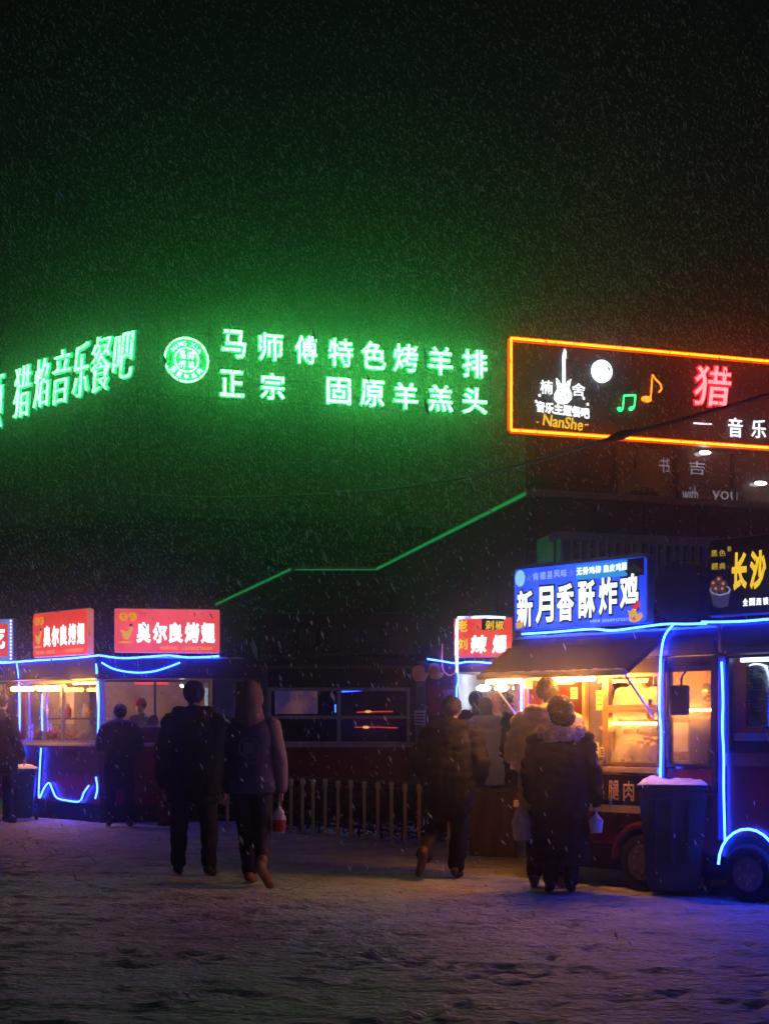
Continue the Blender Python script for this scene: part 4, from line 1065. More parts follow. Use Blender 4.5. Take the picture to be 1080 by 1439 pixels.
K.mb(FA).lathe([(.13,1.365),(.16,1.38),(.16,1.40),(.1,1.40)], (FA.x(1096,.25), .25, 0), 24).build('steel_pot', M_STEEL, tb, smooth=True)
K.mb(FA).tube([(x0+.15,.08,1.95),(x0+.9,.08,1.95)], .016, 8).build('tube_light', emit('cool_tube', (.7,.85,1.0), 6), tb, smooth=True)
K.mb(FA).tube([(x0+.9,.9,1.92),(x0+1.3,.9,1.92)], .014, 8).build('tube_light', E_WARMS, tb, smooth=True)
wxb = FA.x(1056); wheel(K, FA, wxb, .235, -.06)
K.box('wheel_well', M_BLACK, FA, wxb-.24, wxb+.24, -.03, -.021, .362, .54)
K.box('underframe', M_BLACK, FA, x0+.1, x1-.1, .3, .36, .14, .358)
arch = [(wxb+.29*math.cos(math.pi-math.pi*k/12*1.0), -.05, .30+.30*math.sin(math.pi*k/12)) for k in range(13)]
K.mb(FA).tube(arch, .010, 8).build('led_rope', E_LED, tb, smooth=True)
K.rope('led_rope', E_LED, FA, [(1013,930),(1015,985),(1014,1020),(1016,1060),(1016,1110),(1018,1184)], -.05, .009)
K.rope('led_rope', E_LED, FA, [(985,874),(1010,874),(1045,873),(1080,870),(1180,862),(1300,850)], -.08, .009)
K.rope('led_rope', E_LED, FA, [(1300,1200),(1250,1195),(1180,1205),(1120,1196)], -.05, .009)  # unseen ropes from here on, added to turn the foreground snow blue
K.rope('led_rope', E_LED, FA, [(1190,930),(1192,1020),(1190,1190)], -.05, .012)  # unseen rope, added to turn the snow blue
K.rope('led_rope', E_LED, FA, [(1300,925),(1302,1030),(1300,1200)], -.05, .012)  # unseen rope, added to turn the snow blue
K.mb(FA).tube([(x0+.9,-.06,1.15),(x0+3.1,-.06,1.15)], .012, 8).build('led_rope', E_LED, tb, smooth=True)  # unseen rope, added to turn the snow blue
K.box('led_glow_strip', M_LEDBLUE, FA, x0+.005, x0+.075, -.034, -.028, .5, 1.98)  # added backing for the rope glow, blue put into its colour
bz0, bz1 = 2.30, 2.93; bx0 = FA.x(1004)
yb = lightbox(K, FA, bx0, bx0+2.3, bz0, bz1, .02, .1, M_BLKFACE)
def gb(s_, x0, y0, x1_, y1, m_, bold, **kw):
    a = z7(x0, y0); b = z7(x1_, y1); return glyph(K, s_, FA, pxbox(FA, a[0], b[0], a[1], b[1]), yb, m_, 'letter', bold, .008, **kw)
gb('长', 958,276,1020,428, E_YEL, .05, shear=.08); gb('沙', 1030,268,1096,424, E_YEL, .05, shear=.08); gb('臭', 1106,262,1176,420, E_YEL, .05); gb('豆', 1186,258,1256,416, E_YEL, .05); gb('腐', 1266,254,1340,412, E_YEL, .05)
E_YD = emit('dim_yellow_letter', (.8,.6,.05), .35, sample=False)
gb('黑', 876,268,902,294, E_YD, .02); gb('色', 908,266,934,292, E_YD, .02); gb('經', 878,318,904,346, E_YD, .02); gb('典', 908,318,934,346, E_YD, .02); gb('®', 942,252,956,274, E_YD, .0)
for i, ch in enumerate('全国连锁加盟'): gb(ch, 1002+i*27, 460-i*1.5, 1024+i*27, 490-i*1.5, E_WHITE, .02)
# printed tub of food
cc = z7(914, 440)
cpx, cpy = cc
M_CUP = emit('printed_cup', (.05,.05,.12), .6, sample=False); M_CUPL = emit('printed_cup_light', (.35,.38,.6), .6, sample=False)
planar(K, FA, [[z7(874,428),z7(956,424),z7(944,490),z7(914,498),z7(886,490)]], M_CUP, yb-.002, 'printed_cup')
planar(K, FA, [[z7(872,424),z7(884,412),z7(914,408),z7(946,412),z7(958,424),z7(950,440),z7(914,450),z7(880,440)]], M_CUPL, yb-.006, 'printed_cup')
planar(K, FA, [[z7(878,424),z7(890,414),z7(914,410),z7(940,414),z7(952,424),z7(944,436),z7(914,444),z7(886,436)]], MC['black_sign_face'], yb-.0095, 'printed_cup')
for (a0,b0) in ((890,402),(930,404),(912,386),(900,424),(926,424)):
    disc(K, FA, FA.p(*z7(a0,b0)), .034, yb-.016, yb-.013, 'printed_tofu', emit('printed_tofu', (.10,.05,.05), .5, sample=False), 16)
    disc(K, FA, FA.p(*z7(a0,b0-3)), .012, yb-.020, yb-.017, 'printed_tofu', emit('printed_chili', (.9,.25,.1), .7, sample=False), 10)
gb('长沙', 892,462,934,480, M_CUPL, .03)

# ------------------------------------------------------------------ wheelie bins
def bin_(px, feet, label, body_m, rot=0., snow=True, sc=1.):
    x, y = gp(px, feet); t = root('wheelie_bin', label, 'rubbish bin', Matrix.Translation((x, y, .015)) @ Matrix.Rotation(rot,4,'Z') @ Matrix.Scale(sc,4), 'wheelie bins')
    q = MB(); vs = []
    def sec(z, a, b0, b1): return [(-a,b0,z),(a,b0,z),(a,b1,z),(-a,b1,z)]
    vs = sec(.05,.20,.06,.46)+sec(.80,.265,.0,.55)+sec(.86,.275,-.015,.56)
    q._add(vs, [(3,2,1,0)]+[(i+4*k,(i+1)%4+4*k,(i+1)%4+4*k+4,i+4*k+4) for k in range(2) for i in range(4)]+[(8,9,10,11)])
    bmesh.ops.bevel(q.bm, geom=[e for e in q.bm.edges], offset=.02, segments=2, affect='EDGES')
    q.build('body', body_m, t)
    for s_ in (-.14, 0, .14): MB().box(s_-.012, s_+.012, -.008, .02, .3, .78).build('rib', body_m, t)
    ld = MB().box(-.285, .285, -.04, .58, .862, .90, bev=.02); ld.box(-.22,.22,.05,.5,.90,.925,bev=.02); ld = ld.build('lid', body_m, t)
    MB().tube([(-.24,.62,.88),(.24,.62,.88)], .016, 8).build('handle', body_m, t)
    MB().box(-.12,.12,-.055,-.035,.84,.875,bev=.006).build('lid_grip', body_m, t)
    for s_ in (-1,1): MB().tube([(s_*.23,.50,.10),(s_*.28,.50,.10)], .10, 18).build('wheel', M_RUB, t)
    if snow:
        q = MB(); n = 18; vs, fs = [], []
        for j in range(n):
            for i in range(n):
                u, v = i/(n-1)*2-1, j/(n-1)*2-1
                e = max(0, 1-max(abs(u),abs(v))**6)
                vs.append((u*.28+.004*math.sin(9*v), .27+v*.30, .905+e*(.05+.06*vnoise(np.array(u*1.0+px), np.array(v*1.0), .5, 5)+.03*vnoise(np.array(u+px), np.array(v), .2, 6))))
        for j in range(n-1):
            for i in range(n-1): fs.append((j*n+i, j*n+i+1, (j+1)*n+i+1, (j+1)*n+i))
        q._add(vs, fs); q.build('snow_cap', M_SNOW, ld if False else t, smooth=True)
    return t
M_BINB = mat('dark_blue_plastic', (.010,.055,.045), .4, var=.4)
M_BING = mat('dark_green_plastic', (.03,.14,.12), .45, var=.25)
bin_(944, 1264, 'dark teal wheelie bin with snow on its lid in front of the right hand trucks', M_BINB, R(-14), sc=1.02)
bin_(27, 1156, 'dark wheelie bin beside the pink lit stall at the left edge', M_BING, R(8), sc=.86)

# ------------------------------------------------------------------ left corner stall
FS = Face(22, 24.4, 140, 22.6); FF = Face(140, 22.6, 366, 23.0)
lst = root('food_stall', 'dark red corner food stall with two pink and red lit chicken wing signs', 'food stall', FF.M)
K = Kit(lst)
Ls = FS.x(140); Lf = FF.x(366)
ZT = 2.36
K.box('lower_panel', M_RED, FS, 0, Ls-.0, 0, .06, .28, 1.12)
K.box('lower_panel', M_RED, FF, .0, FF.x(300), 0.0, .06, .28, 1.12)
K.box('skirt', M_BLACK, FS, 0.05, Ls-.02, .08, .1, .0, .277)
K.box('skirt', M_BLACK, FF, .05, Lf, 0.08, .1, .0, .277)
K.box('roof_band', M_NAVY, FS, -.05, Ls-.01, -.06, .4, ZT-.25, ZT+.04)
K.box('roof_band', M_NAVY, FF, .0, Lf, -.06, .4, ZT-.25, ZT+.04)
m = MB(K.inv)
def wp(F, x, y): return (F.M @ Vector((x, y, 0))).to_2d()
pol = [wp(FS,0,.05), wp(FF,0.02,.05), wp(FF,Lf,.05), wp(FF,Lf,2.2), (wp(FS,0,.05)+Vector((-.5,1.75)))]
n = len(pol)
def slab(z0, z1, nm, mm):
    q = MB(K.inv); q._add([(p.x,p.y,z0) for p in pol]+[(p.x,p.y,z1) for p in pol], [tuple(range(n)), tuple(range(n,2*n))]+[(i,(i+1)%n,n+(i+1)%n,n+i) for i in range(n)]); q.build(nm, mm, lst)
slab(ZT-.02, ZT+.0, 'roof', M_NAVY); slab(.2, .27, 'floor', M_DARKSTEEL)
q = MB(K.inv); 
for i in (2,3,4):
    a_, b_ = pol[i], pol[(i+1)%n]; q._add([(a_.x,a_.y,.27),(b_.x,b_.y,.27),(b_.x,b_.y,ZT),(a_.x,a_.y,ZT)], [(0,1,2,3)])
q.build('back_wall', mat('stall_lining', (.3,.3,.32), .6, var=.4, scale=3), lst)
K.box('counter', M_WHITE, FS, -.02, Ls-.02, -.14, .1, 1.125, 1.165, bev=.006)
K.box('counter', M_WHITE, FF, .0, FF.x(296), -.12, .1, 1.125, 1.165, bev=.006)
window_unit(K, FS, .04, Ls-.05, 1.168, ZT-.27, .03, .035, mull=(FS.x(60),FS.x(86)), gm=M_GLASS)
window_unit(K, FF, .04, FF.x(296), 1.40, ZT-.27, .03, .035, mull=(FF.x(218),), gm=M_GLASS)
mpn = K.box('menu_panel', mat('red_menu_print', (.22,.012,.02), .5), FF, .05, FF.x(290), -.01, .06, 1.168, 1.397)
M_PALEPR = mat('pale_print', (.3,.12,.12), .6)
for i, px in enumerate((165,190,216,240,265)):
    c_ = FF.p(px, 1012); disc(K, FF, c_, .075, -.013, -.011, 'printed_dish', M_PALEPR, 18, parent=mpn)
K.box('door_panel', M_LEDBLUE, FF, FF.x(298), FF.x(325), -.02, .02, .3, ZT-.26)  # blue LED light on the door is put into its colour
K.box('door_frame', M_LEDBLUE, FF, FF.x(325)+.003, FF.x(330), -.03, .03, .3, ZT-.26)
K.box('door_lintel', M_LEDBLUE, FF, FF.x(298), Lf, -.05, -.021, ZT-.29, ZT-.252)
K.box('dark_doorway_sheet', M_BLACK, FF, FF.x(331), Lf-.02, .02, .05, .3, ZT-.27)  # black sheet, the doorway's shade put into its colour
# hatch over the side counter with lamps
K.box('hatch', M_DARKSTEEL, FS, .02, FS.x(100), -.5, -.02, 2.10, 2.13)
for pxa, pxb in ((18,46),(54,83)):
    K.mb(FS).tube([(FS.x(pxa,-.4),-.4,FS.z(pxa,968,-.4)),(FS.x(pxb,-.4),-.4,FS.z(pxb,968,-.4))], .03, 8).build('tube_light', E_WARMS, lst, smooth=True)
K.mb(FS).tube([(FS.x(50,.7),.7,2.04),(FS.x(92,.7),.7,2.04)], .018, 8).build('tube_light', E_WARMS, lst, smooth=True)  # hidden tube added to brighten the inside of the stall
K.mb(FS).tube([(FS.x(104,.3),.3,2.06),(FS.x(134,.3),.3,2.06)], .016, 8).build('tube_light', E_WARMS, lst, smooth=True)
K.box('display_tray', M_STEEL, FS, FS.x(34), FS.x(134), .08, .5, 1.17, 1.2)
pile(K, FS, FS.x(38,.2), FS.x(104,.2), .12, .42, 1.2, .16, mat('spicy_fried_food', (.55,.15,.03), .5, var=.5, scale=20), 130, .045)
pile(K, FS, FS.x(108,.2), FS.x(134,.2), .12, .42, 1.2, .1, mat('pale_food', (.5,.4,.35), .5, var=.5, scale=20), 40, .045)
K.box('display_guard', glass('guard_glass', (.9,.9,.85), .35, 3.), FS, FS.x(32), FS.x(135), .052, .058, 1.2, 1.45)
for i, px in enumerate((66,80,96,112,124)):
    K.mb(FS).lathe([(.04,0),(.05,.02),(.05,.14),(.02,.18),(.02,.22)], (FS.x(px,.8), .8+.1*(i%2), 1.55), 12).build('bottle', mat('bottle_%d' % i, [(.5,.4,.3),(.1,.2,.5),(.5,.1,.05),(.6,.6,.5),(.5,.3,.05)][i], .3), lst, smooth=True)
K.box('shelf', M_STEEL, FS, FS.x(62,.8), FS.x(128,.8), .72, 1.0, 1.52, 1.548)
K.box('white_cabinet', M_WHITE, FS, FS.x(66,1.2), FS.x(84,1.2), 1.2, 1.5, .28, 2.05, bev=.02)
K.box('white_cabinet', M_WHITE, FS, FS.x(92,1.2), FS.x(104,1.2), 1.2, 1.5, .28, 2.05, bev=.02)
K.box('red_light_strip', emit('red_strip', (1,.06,.04), 1.3), FF, FF.x(190), FF.x(238), .25, .3, FF.z(200,961), FF.z(200,955))
K.mb(FF).tube([(FF.x(255,.5),.5,2.02),(FF.x(258,.5),.9,2.02)], .02, 8).build('tube_light', E_COOL, lst, smooth=True)
K.mb(FF).tube([(FF.x(291,.2),.25,1.5),(FF.x(291,.2),.25,1.98)], .03, 8).build('side_lamp', emit('pale_side_lamp', (.5,.6,.7), .5), lst, smooth=True)
# leds
LE = [(0,932),(26,930),(52,928),(100,925),(139,921)]
K.rope('led_rope', E_LED, FS, LE, -.08, .012)
K.rope('led_rope', E_LED, FF, [(140,921),(173,925),(207,923),(237,921),(267,924),(308,922)], -.08, .012)
K.rope('led_rope', E_LED, FF, [(143,931),(160,940),(187,945),(213,944),(235,938),(253,931)], -.08, .011)
K.rope('led_rope', E_LED, FS, [(24,932),(26,946),(27,960)], -.06, .010)
K.rope('led_rope', E_LED, FS, [(27,962),(28,1000),(27,1040)], -.06, .011)
K.rope('led_rope', E_LED, FS, [(60,975),(59,1000),(60,1027)], -.02, .010)
K.rope('led_rope', E_LED, FS, [(135,933),(136,940),(136,947)], -.05, .012)
K.rope('led_rope', E_LED, FS, [(138,957),(139,990),(138,1030)], -.05, .012)
K.rope('led_rope', E_LED, FS, [(28,1044),(27,1055),(28,1066)], -.05, .011)
K.rope('led_rope', E_LED, FS, [(58,1051),(56,1085),(55,1121),(62,1108),(69,1100),(74,1110),(80,1121),(95,1125),(112,1126),(118,1114),(125,1104)], -.04, .011)
K.rope('led_rope', E_LED, FS, [(135,1092),(137,1108),(134,1122)], -.04, .011)
# chicken wing light boxes
snow_strip(K, FF, .1, Lf-.2, -.06, .3, ZT+.041, .03); snow_strip(K, FM if 0 else FF, 0, FF.x(296), -.12, -.06, 1.166, .012)
def wing_sign(F, xa, xb, zt, zb_, m_, lab, small):
    x0, x1 = F.x(xa), F.x(xb); yy = lightbox(K, F, x0, x1, zb_, zt, -.02, .10, m_, rim=emit('lit_rim_%d' % xa, (1.0,.25,.2), .5, sample=False), rnd=.06)
    wd = x1-x0; ht = zt-zb_
    def bx(u0, u1, v0, v1): return (x0+u0*wd, x0+u1*wd, zb_+v0*ht, zb_+v1*ht)
    for i, ch in enumerate('奥尔良烤翅'): glyph(K, ch, F, bx(.205+i*.153, .345+i*.153, .22, .70), yy, E_WHITE, 'letter', .055, .006)
    E_G = emit('printed_gold', (1,.42,.02), .85, sample=False)
    for i, ch in enumerate('京北'):
        c_ = Vector((x0+(.085+i*.085)*wd, 0, zb_+.82*ht)); disc(K, F, c_, .095*ht*1.0, yy-.004, yy, 'printed_disc', E_G, 20)
        glyph(K, ch, F, (c_.x-.035, c_.x+.035, c_.z-.035, c_.z+.035), yy-.008, emit('printed_dark_red', (.5,.05,.0), .5, sample=False), 'letter', .0, .004)
    E_C = emit('printed_yellow', (1,.55,.05), .7, sample=False)
    q = K.mb(F)
    bird = [(.05,.52),(.07,.44),(.075,.36),(.10,.30),(.13,.30),(.15,.38),(.16,.46),(.175,.54),(.165,.60),(.145,.60),(.14,.52),(.11,.47),(.085,.50)]
    q.prism([(x0+a*wd, zb_+b*ht) for a, b in bird], yy-.004, yy); q.build('printed_bird', E_C, lst)
    q = K.mb(F); q.prism([(x0+a*wd, zb_+b*ht) for a, b in [(.14,.60),(.145,.68),(.155,.64),(.165,.68),(.17,.60)]], yy-.004, yy); q.build('printed_comb', mat('printed_black', (.02,.02,.02), .5), lst)
    q = K.mb(F); q.prism([(x0+(.10+.07*math.cos(t))*wd, zb_+(.235+.025*math.sin(t))*ht) for t in [k*math.pi/8 for k in range(16)]], yy-.004, yy); q.build('printed_plate', E_G, lst)
    if small:
        glyph(K, '招商热线', F, bx(.43, .60, .07, .15), yy, E_G, 'letter', .01, .004); glyph(K, '15195295559', F, bx(.645, .93, .07, .15), yy, E_G, 'letter', .02, .004)
    else:
        glyph(K, '招商', F, bx(.06, .22, .07, .15), yy, E_G, 'letter', .01, .004); glyph(K, '热线', F, bx(.26, .42, .07, .15), yy, E_G, 'letter', .01, .004); glyph(K, '15195295559', F, bx(.62, .93, .07, .15), yy, E_G, 'letter', .02, .004)
snow_strip(K, FF, FF.x(161), FF.x(308), -.12, -.02, FF.z(234,857)+.001, .02); snow_strip(K, FS, FS.x(57), FS.x(134), -.12, -.02, FS.z(95,859.5)+.001, .02)
wing_sign(FF, 161, 308, FF.z(234,857), FF.z(234,918), E_PINKBOX, '', True)
wing_sign(FS, 57, 134, FS.z(95,859.5), FS.z(95,922.5), E_REDBOX, '', False)

# seller behind the front window
p = FF.M @ Vector((FF.x(198,.9), .9, 0))
person('stall seller with a red cap behind the front window of the pink lit stall', (p.x,p.y,.2), math.pi-.2, 1.62, stand(), arms(fw=.2, wz=1.0), COAT_MID, mat('grey_jacket', (.08,.08,.1), .7), M_PBLK, M_SHOEB, hair='short', cap_m=mat('red_cap', (.5,.03,.02), .6), vox=.02)

# far left stall
F0 = Face(-190, 26.5, 9, 25.2)
fl = root('food_stall', 'far left red food stall mostly outside the frame, with a star studded sign', 'food stall', F0.M)
K = Kit(fl); L0 = F0.x(8)
K.box('lower_panel', M_RED, F0, 0, L0, 0, .06, .28, 1.12); K.box('roof_band', M_NAVY, F0, 0, L0, -.05, .4, 2.1, 2.42)
K.box('back_wall', MC['stall_lining'], F0, 0, L0, .5, .55, .2, 2.4); K.box('counter', M_WHITE, F0, 0, L0, -.15, .1, 1.125, 1.165)
K.box('end_wall', M_RED, F0, L0-.05, L0-.0, .065, .497, .28, 2.4)
K.mb(F0).tube([(L0-1.6,.3,2.05),(L0-.5,.3,2.05)], .02, 8).build('tube_light', E_WARMS, fl)
window_unit(K, F0, .1, L0-.055, 1.17, 2.09, .03, .035, mull=(L0-1.1,), gm=M_GLASS)
yy = lightbox(K, F0, L0-2.2, F0.x(26), F0.z(10,929), F0.z(10,870), -.02, .1, emit('white_blue_lightbox', (.35,.4,.9), .55, var=.3, sample=False))
K.box('sign_panel', E_REDBOX, F0, L0-2.1, F0.x(19), yy-.004, yy, F0.z(10,923), F0.z(10,878))
for i, ch in enumerate('特色小吃'): 
    xq = F0.x(19)-.42*(4-i)+.03; glyph(K, ch, F0, (xq, xq+.34, F0.z(10,912), F0.z(10,880)), yy-.006, E_WHITE, 'letter', .04, .006)
for k in range(12):
    pzz = F0.z(10,929)+.03+k*.055; 
    K.mb(F0).ell((F0.x(23.5), yy-.01, pzz), (.014,.01,.014), 8, 6).build('led_dot', emit('pale_led_dot', (.6,.7,1.0), 3), fl)
K.rope('led_rope', E_LED, F0, [(-120,934),(-40,930),(10,931),(20,931)], -.08, .015)

# ------------------------------------------------------------------ middle dark stall
FM = Face(368, 22.9, 590, 22.9)
ms = root('food_stall', 'closed unlit food stall with dark sign and grey framed windows behind the fence', 'food stall', FM.M)
K = Kit(ms); Lm = FM.x(584)
zz = lambda py: FM.z(470, py)
K.box('lower_panel', M_RED, FM, 0, Lm, 0, .05, .25, zz(1048))
K.box('skirt', M_BLACK, FM, 0, Lm, .06, .09, 0, .3)
K.box('post', M_ALUD, FM, 0, FM.x(376), -.02, .05, zz(1047), zz(925))
K.box('post', M_ALUD, FM, FM.x(576), Lm, -.02, .05, .25, zz(925))
K.box('roof', M_BLACK, FM, -.05, Lm+.05, -.3, 2.0, zz(940), zz(926))
K.box('header', M_BLACK, FM, FM.x(376)+.002, FM.x(576)-.002, 0, .05, zz(966), zz(940)-.003)
K.box('back_wall', M_BLACK, FM, 0, Lm, 1.6, 1.65, .25, zz(942)); K.box('side_wall', M_BLACK, FM, 0, .04, .06, 1.597, .25, zz(942)); K.box('side_wall', M_BLACK, FM, Lm-.04, Lm, .06, 1.597, .25, zz(942))
K.box('awning_rail', M_ALUD, FM, -.02, Lm, -.34, -.302, zz(941), zz(937))
FRM = mat('grey_window_frame', (.42,.43,.55), .5, .2)
window_unit(K, FM, FM.x(376)+.002, FM.x(576)-.002, zz(1047)+.003, zz(966)-.003, .0, .05, mull=(FM.x(476),), rails=(zz(1008),), fm=FRM, gm=glass('dark_stall_glass', (.6,.62,.7)))
K.box('sill', FRM, FM, FM.x(374), Lm+.04, -.08, -.035, zz(1050), zz(1043))
K.box('lit_panel', emit('mauve_lit_panel', (.10,.06,.22), .9, var=.3, scale=2.5, col2=(.42,.16,.10)), FM, FM.x(386,.1), FM.x(446,.1), .1, .12, zz(1003), zz(968))
K.box('curtain', mat('dull_blue_cloth', (.12,.14,.24), .9, streak=(6,1,1)), FM, FM.x(380,.1), FM.x(472,.1), .1, .12, zz(1042), zz(1012))
K.box('curtain', MC['dull_blue_cloth'], FM, FM.x(480,.1), FM.x(572,.1), .14, .16, zz(1042), zz(1012))
K.rope('led_rope', E_LED, FM, [(480,972),(520,970),(571,969)], .06, .007)  # reflection of an LED line, put in as a glowing rope
E_RL = emit('red_gleam_glow', (1,.05,.03), 1.6)
K.rope('red_gleam', E_RL, FM, [(501,1001),(530,1000),(552,1000)], .08, .010); K.rope('red_gleam', E_RL, FM, [(498,1022),(530,1022),(558,1023)], .08, .008)  # red gleams in the window glass, built as glowing lines
for a_, b_ in ((517,1000),(514,1022)): K.mb(FM).ell(FM.p(a_,b_,.07), (.05,.012,.022), 10, 6).build('amber_gleam', emit('amber_gleam', (1,.35,.06), 3), ms)  # amber gleams in the same glass, put in as glowing blobs
K.rope('blue_bar', E_LED, FM, [(471,990),(471,1001)], .08, .008)
sgn = K.box('sign_board', mat('unlit_sign_board', (.03,.022,.03), .5), FM, FM.x(371), FM.x(580), -.1, -.03, zz(920), zz(863), bev=.01)
MUT = mat('unlit_letters', (.075,.06,.10), .5)
for i, ch in enumerate('陕师园鸡果香'): glyph(K, ch, FM, pxbox(FM, 390+i*30.5, 414+i*30.5, 882, 912), -.102, MUT, 'letter', .03, .012, parent=sgn)
K.box('sign_trim', E_EDGEGLOW if False else M_ALUD, FM, FM.x(371), FM.x(580), -.12, -.02, zz(862.5), zz(861))
for px in (395, 555): K.box('sign_bracket', M_BLACK, FM, FM.x(px)-.02, FM.x(px)+.02, -.028, .05, zz(925), zz(870))

# ------------------------------------------------------------------ red spicy stall
FL = Face(588, 21.9, 740, 21.3)
rs = root('food_stall', 'small stall with red and yellow sign outlined in lights, behind the customers', 'food stall', FL.M)
K = Kit(rs); Lr = FL.x(770); zl = lambda py: FL.z(660, py)
K.box('side_panel', mat('dark_blue_red_poster', (.06,.02,.06), .5, var=.6, scale=5), FL, FL.x(598), FL.x(638), 0, .04, .3, zl(945))
pst = K.box('poster', mat('red_poster', (.25,.015,.03), .5, var=.5, scale=6), FL, FL.x(602), FL.x(636), -.012, -.003, zl(1005), zl(962))
glyph(K, '烤', FL, pxbox(FL, 622, 634, 968, 982), -.014, mat('pink_print', (.5,.2,.25), .6), 'letter', .01, .004, parent=pst)
K.box('post', M_ALUD, FL, FL.x(586), FL.x(597), -.02, .03, .1, zl(928))
nt_ = K.box('paper_notice', mat('white_paper', (.6,.62,.7), .8, var=.05), FL, FL.x(583), FL.x(598), -.03, -.024, zl(1019), zl(998))
for k in range(4): K.box('printed_line', mat('ink', (.02,.02,.04), .8), FL, FL.x(584.5), FL.x(596.5), -.034, -.0305, zl(1003+k*4.4), zl(1001.4+k*4.4), parent=nt_)
K.box('roof', M_NAVY, FL, FL.x(588), Lr, -.15, 2.0, zl(945), zl(932))
K.box('lower_panel', M_RED, FL, FL.x(640), Lr, 0, .05, .3, zl(1046))
K.box('counter', M_WHITE, FL, FL.x(640), Lr, -.12, .3, zl(1046), zl(1042))
K.box('back_wall', mat('yellow_red_posters', (.55,.22,.08), .6, var=.7, scale=4), FL, FL.x(636), Lr, 1.4, 1.45, .3, zl(946))
K.box('side_wall', M_WHITE, FL, FL.x(638)+.003, FL.x(638)+.04, .05, 1.397, .3, zl(946))
for px in (679, 704, 730): K.mb(FL).ell(FL.p(px, 967, .35), (.10,.10,.045), 14, 8).build('ceiling_lamp', emit('stall_lamp', (.8,.9,1.0), 26), rs, smooth=True)
for a0, c1 in ((650,(.6,.05,.03)),(668,(.6,.4,.05)),(688,(.55,.05,.03)),(706,(.6,.35,.05))):
    K.box('menu_card', mat('menu_card_%d' % a0, c1, .6), FL, FL.x(a0,1.3), FL.x(a0+13,1.3), 1.38, 1.397, zl(1000), zl(972))
for px, py in ((612,943),(590,946)):
    c_ = FL.p(px, py, -.10); K.mb(FL).lathe([(.05,-.11),(.09,-.08),(.115,0),(.09,.08),(.05,.11)], tuple(c_), 16).build('lantern', emit('orange_lantern', (.35,.10,.02), .16, var=.7, scale=9, sample=False), rs, smooth=True)
K.rope('led_rope', E_LED, FL, [(600,926),(620,929),(640,932),(660,930),(690,932),(716,935)], -.17, .010)
K.rope('led_rope', E_LED, FL, [(642,945),(644,955),(641,970),(642,1000)], -.1, .010)
yy = lightbox(K, FL, FL.x(641), FL.x(724), zl(925), zl(869), -.02, .1, E_REDBOX)
def gl_(s_, xa, xb, ya, yb_, m_, b=.03, **kw): return glyph(K, s_, FL, pxbox(FL, xa, xb, ya, yb_), yy, m_, 'letter', b, .006, **kw)
gl_('老', 647,661,872,889, E_YEL); gl_('刘', 647,661,898,914, E_YEL); gl_('辣', 665,688,893,919, E_WHITE, .04, shear=.1); gl_('爆', 695,716,893,919, E_WHITE, .04, shear=.1)
K.box('dark_print', M_BLKFACE, FL, FL.x(681), FL.x(712), yy-.004, yy-.001, zl(887), zl(871))
glyph(K, '剁', FL, pxbox(FL, 686, 698, 873, 886), yy-.008, E_YEL, 'letter', .02, .005); glyph(K, '椒', FL, pxbox(FL, 700, 712, 873, 886), yy-.008, E_YEL, 'letter', .02, .005)
E_PK = emit('multicolour_led', (.75,.45,1.0), 5, var=.9, scale=9, col2=(.35,.75,1.0))
K.rope('led_rope', E_PK, FL, [(642,945),(641,900),(642,870)], -.15, .02); K.rope('led_rope', E_PK, FL, [(643,868),(680,867),(709,868)], -.15, .017)
K.rope('led_rope', emit('faint_pink_led', (1,.25,.4), .9, var=.8, scale=8), FL, [(621,905),(621,935),(625,945),(632,949),(639,944),(641,930)], -.15, .009)

# ------------------------------------------------------------------ fence, hedge and planter
FF2 = Face(300, 22.0, 600, 18.3)
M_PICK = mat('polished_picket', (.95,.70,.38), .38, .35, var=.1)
fe = root('picket_fence', 'low metal picket fence whose posts catch warm light, in front of the dark stall', 'fence', FF2.M)
K = Kit(fe); Lfe = FF2.x(656)
for z_ in (.70, .16): K.mb(FF2).tube([(0,0,z_),(Lfe,0,z_)], .016, 8).build('rail', M_DARKSTEEL, fe)
for z_ in (.74,): K.box('top_rail', mat('snow_dusted_rail', (.10,.10,.10), .6), FF2, 0, Lfe, -.02, .02, z_, z_+.02)
pk = None; pxs_ = [306,323,354,370,384,397,412,428,443,460,478,496,515,534,553,572,592,612,634]
for i, px in enumerate(pxs_):
    xx = FF2.x(px)
    if pk is None:
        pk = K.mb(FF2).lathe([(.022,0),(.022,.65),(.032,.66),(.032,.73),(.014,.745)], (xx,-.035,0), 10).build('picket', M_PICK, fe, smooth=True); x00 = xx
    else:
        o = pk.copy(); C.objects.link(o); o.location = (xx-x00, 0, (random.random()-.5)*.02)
hd_ = root('hedge', 'low dark clipped hedge growing right behind the picket fence', 'hedge', FF2.M)
K = Kit(hd_)
hx0, hx1 = FF2.x(310), Lfe
nh = 5200
hc = np.stack([rng.uniform(hx0, hx1, nh), .28+rng.uniform(-.17,.17,nh), .04+.60*rng.random(nh)**.75], -1)
hc[:,2] *= 1+.18*vnoise(hc[:,0], hc[:,1], .35, 3)
q = K.mb(FF2); vs, fs = [], []
for p in hc:
    a = rng.normal(size=3); a /= np.linalg.norm(a); b = np.cross(a, rng.normal(size=3)); b /= np.linalg.norm(b); s_ = .03*rng.uniform(.6,1.4); k = len(vs)
    vs += [p-a*s_, p+b*s_*.5, p+a*s_, p-b*s_*.5]; fs.append((k,k+1,k+2,k+3))
q._add([tuple(v) for v in vs], fs); q.build('foliage', mat('dark_hedge_leaf', (.022,.03,.018), .7, var=.4), hd_)
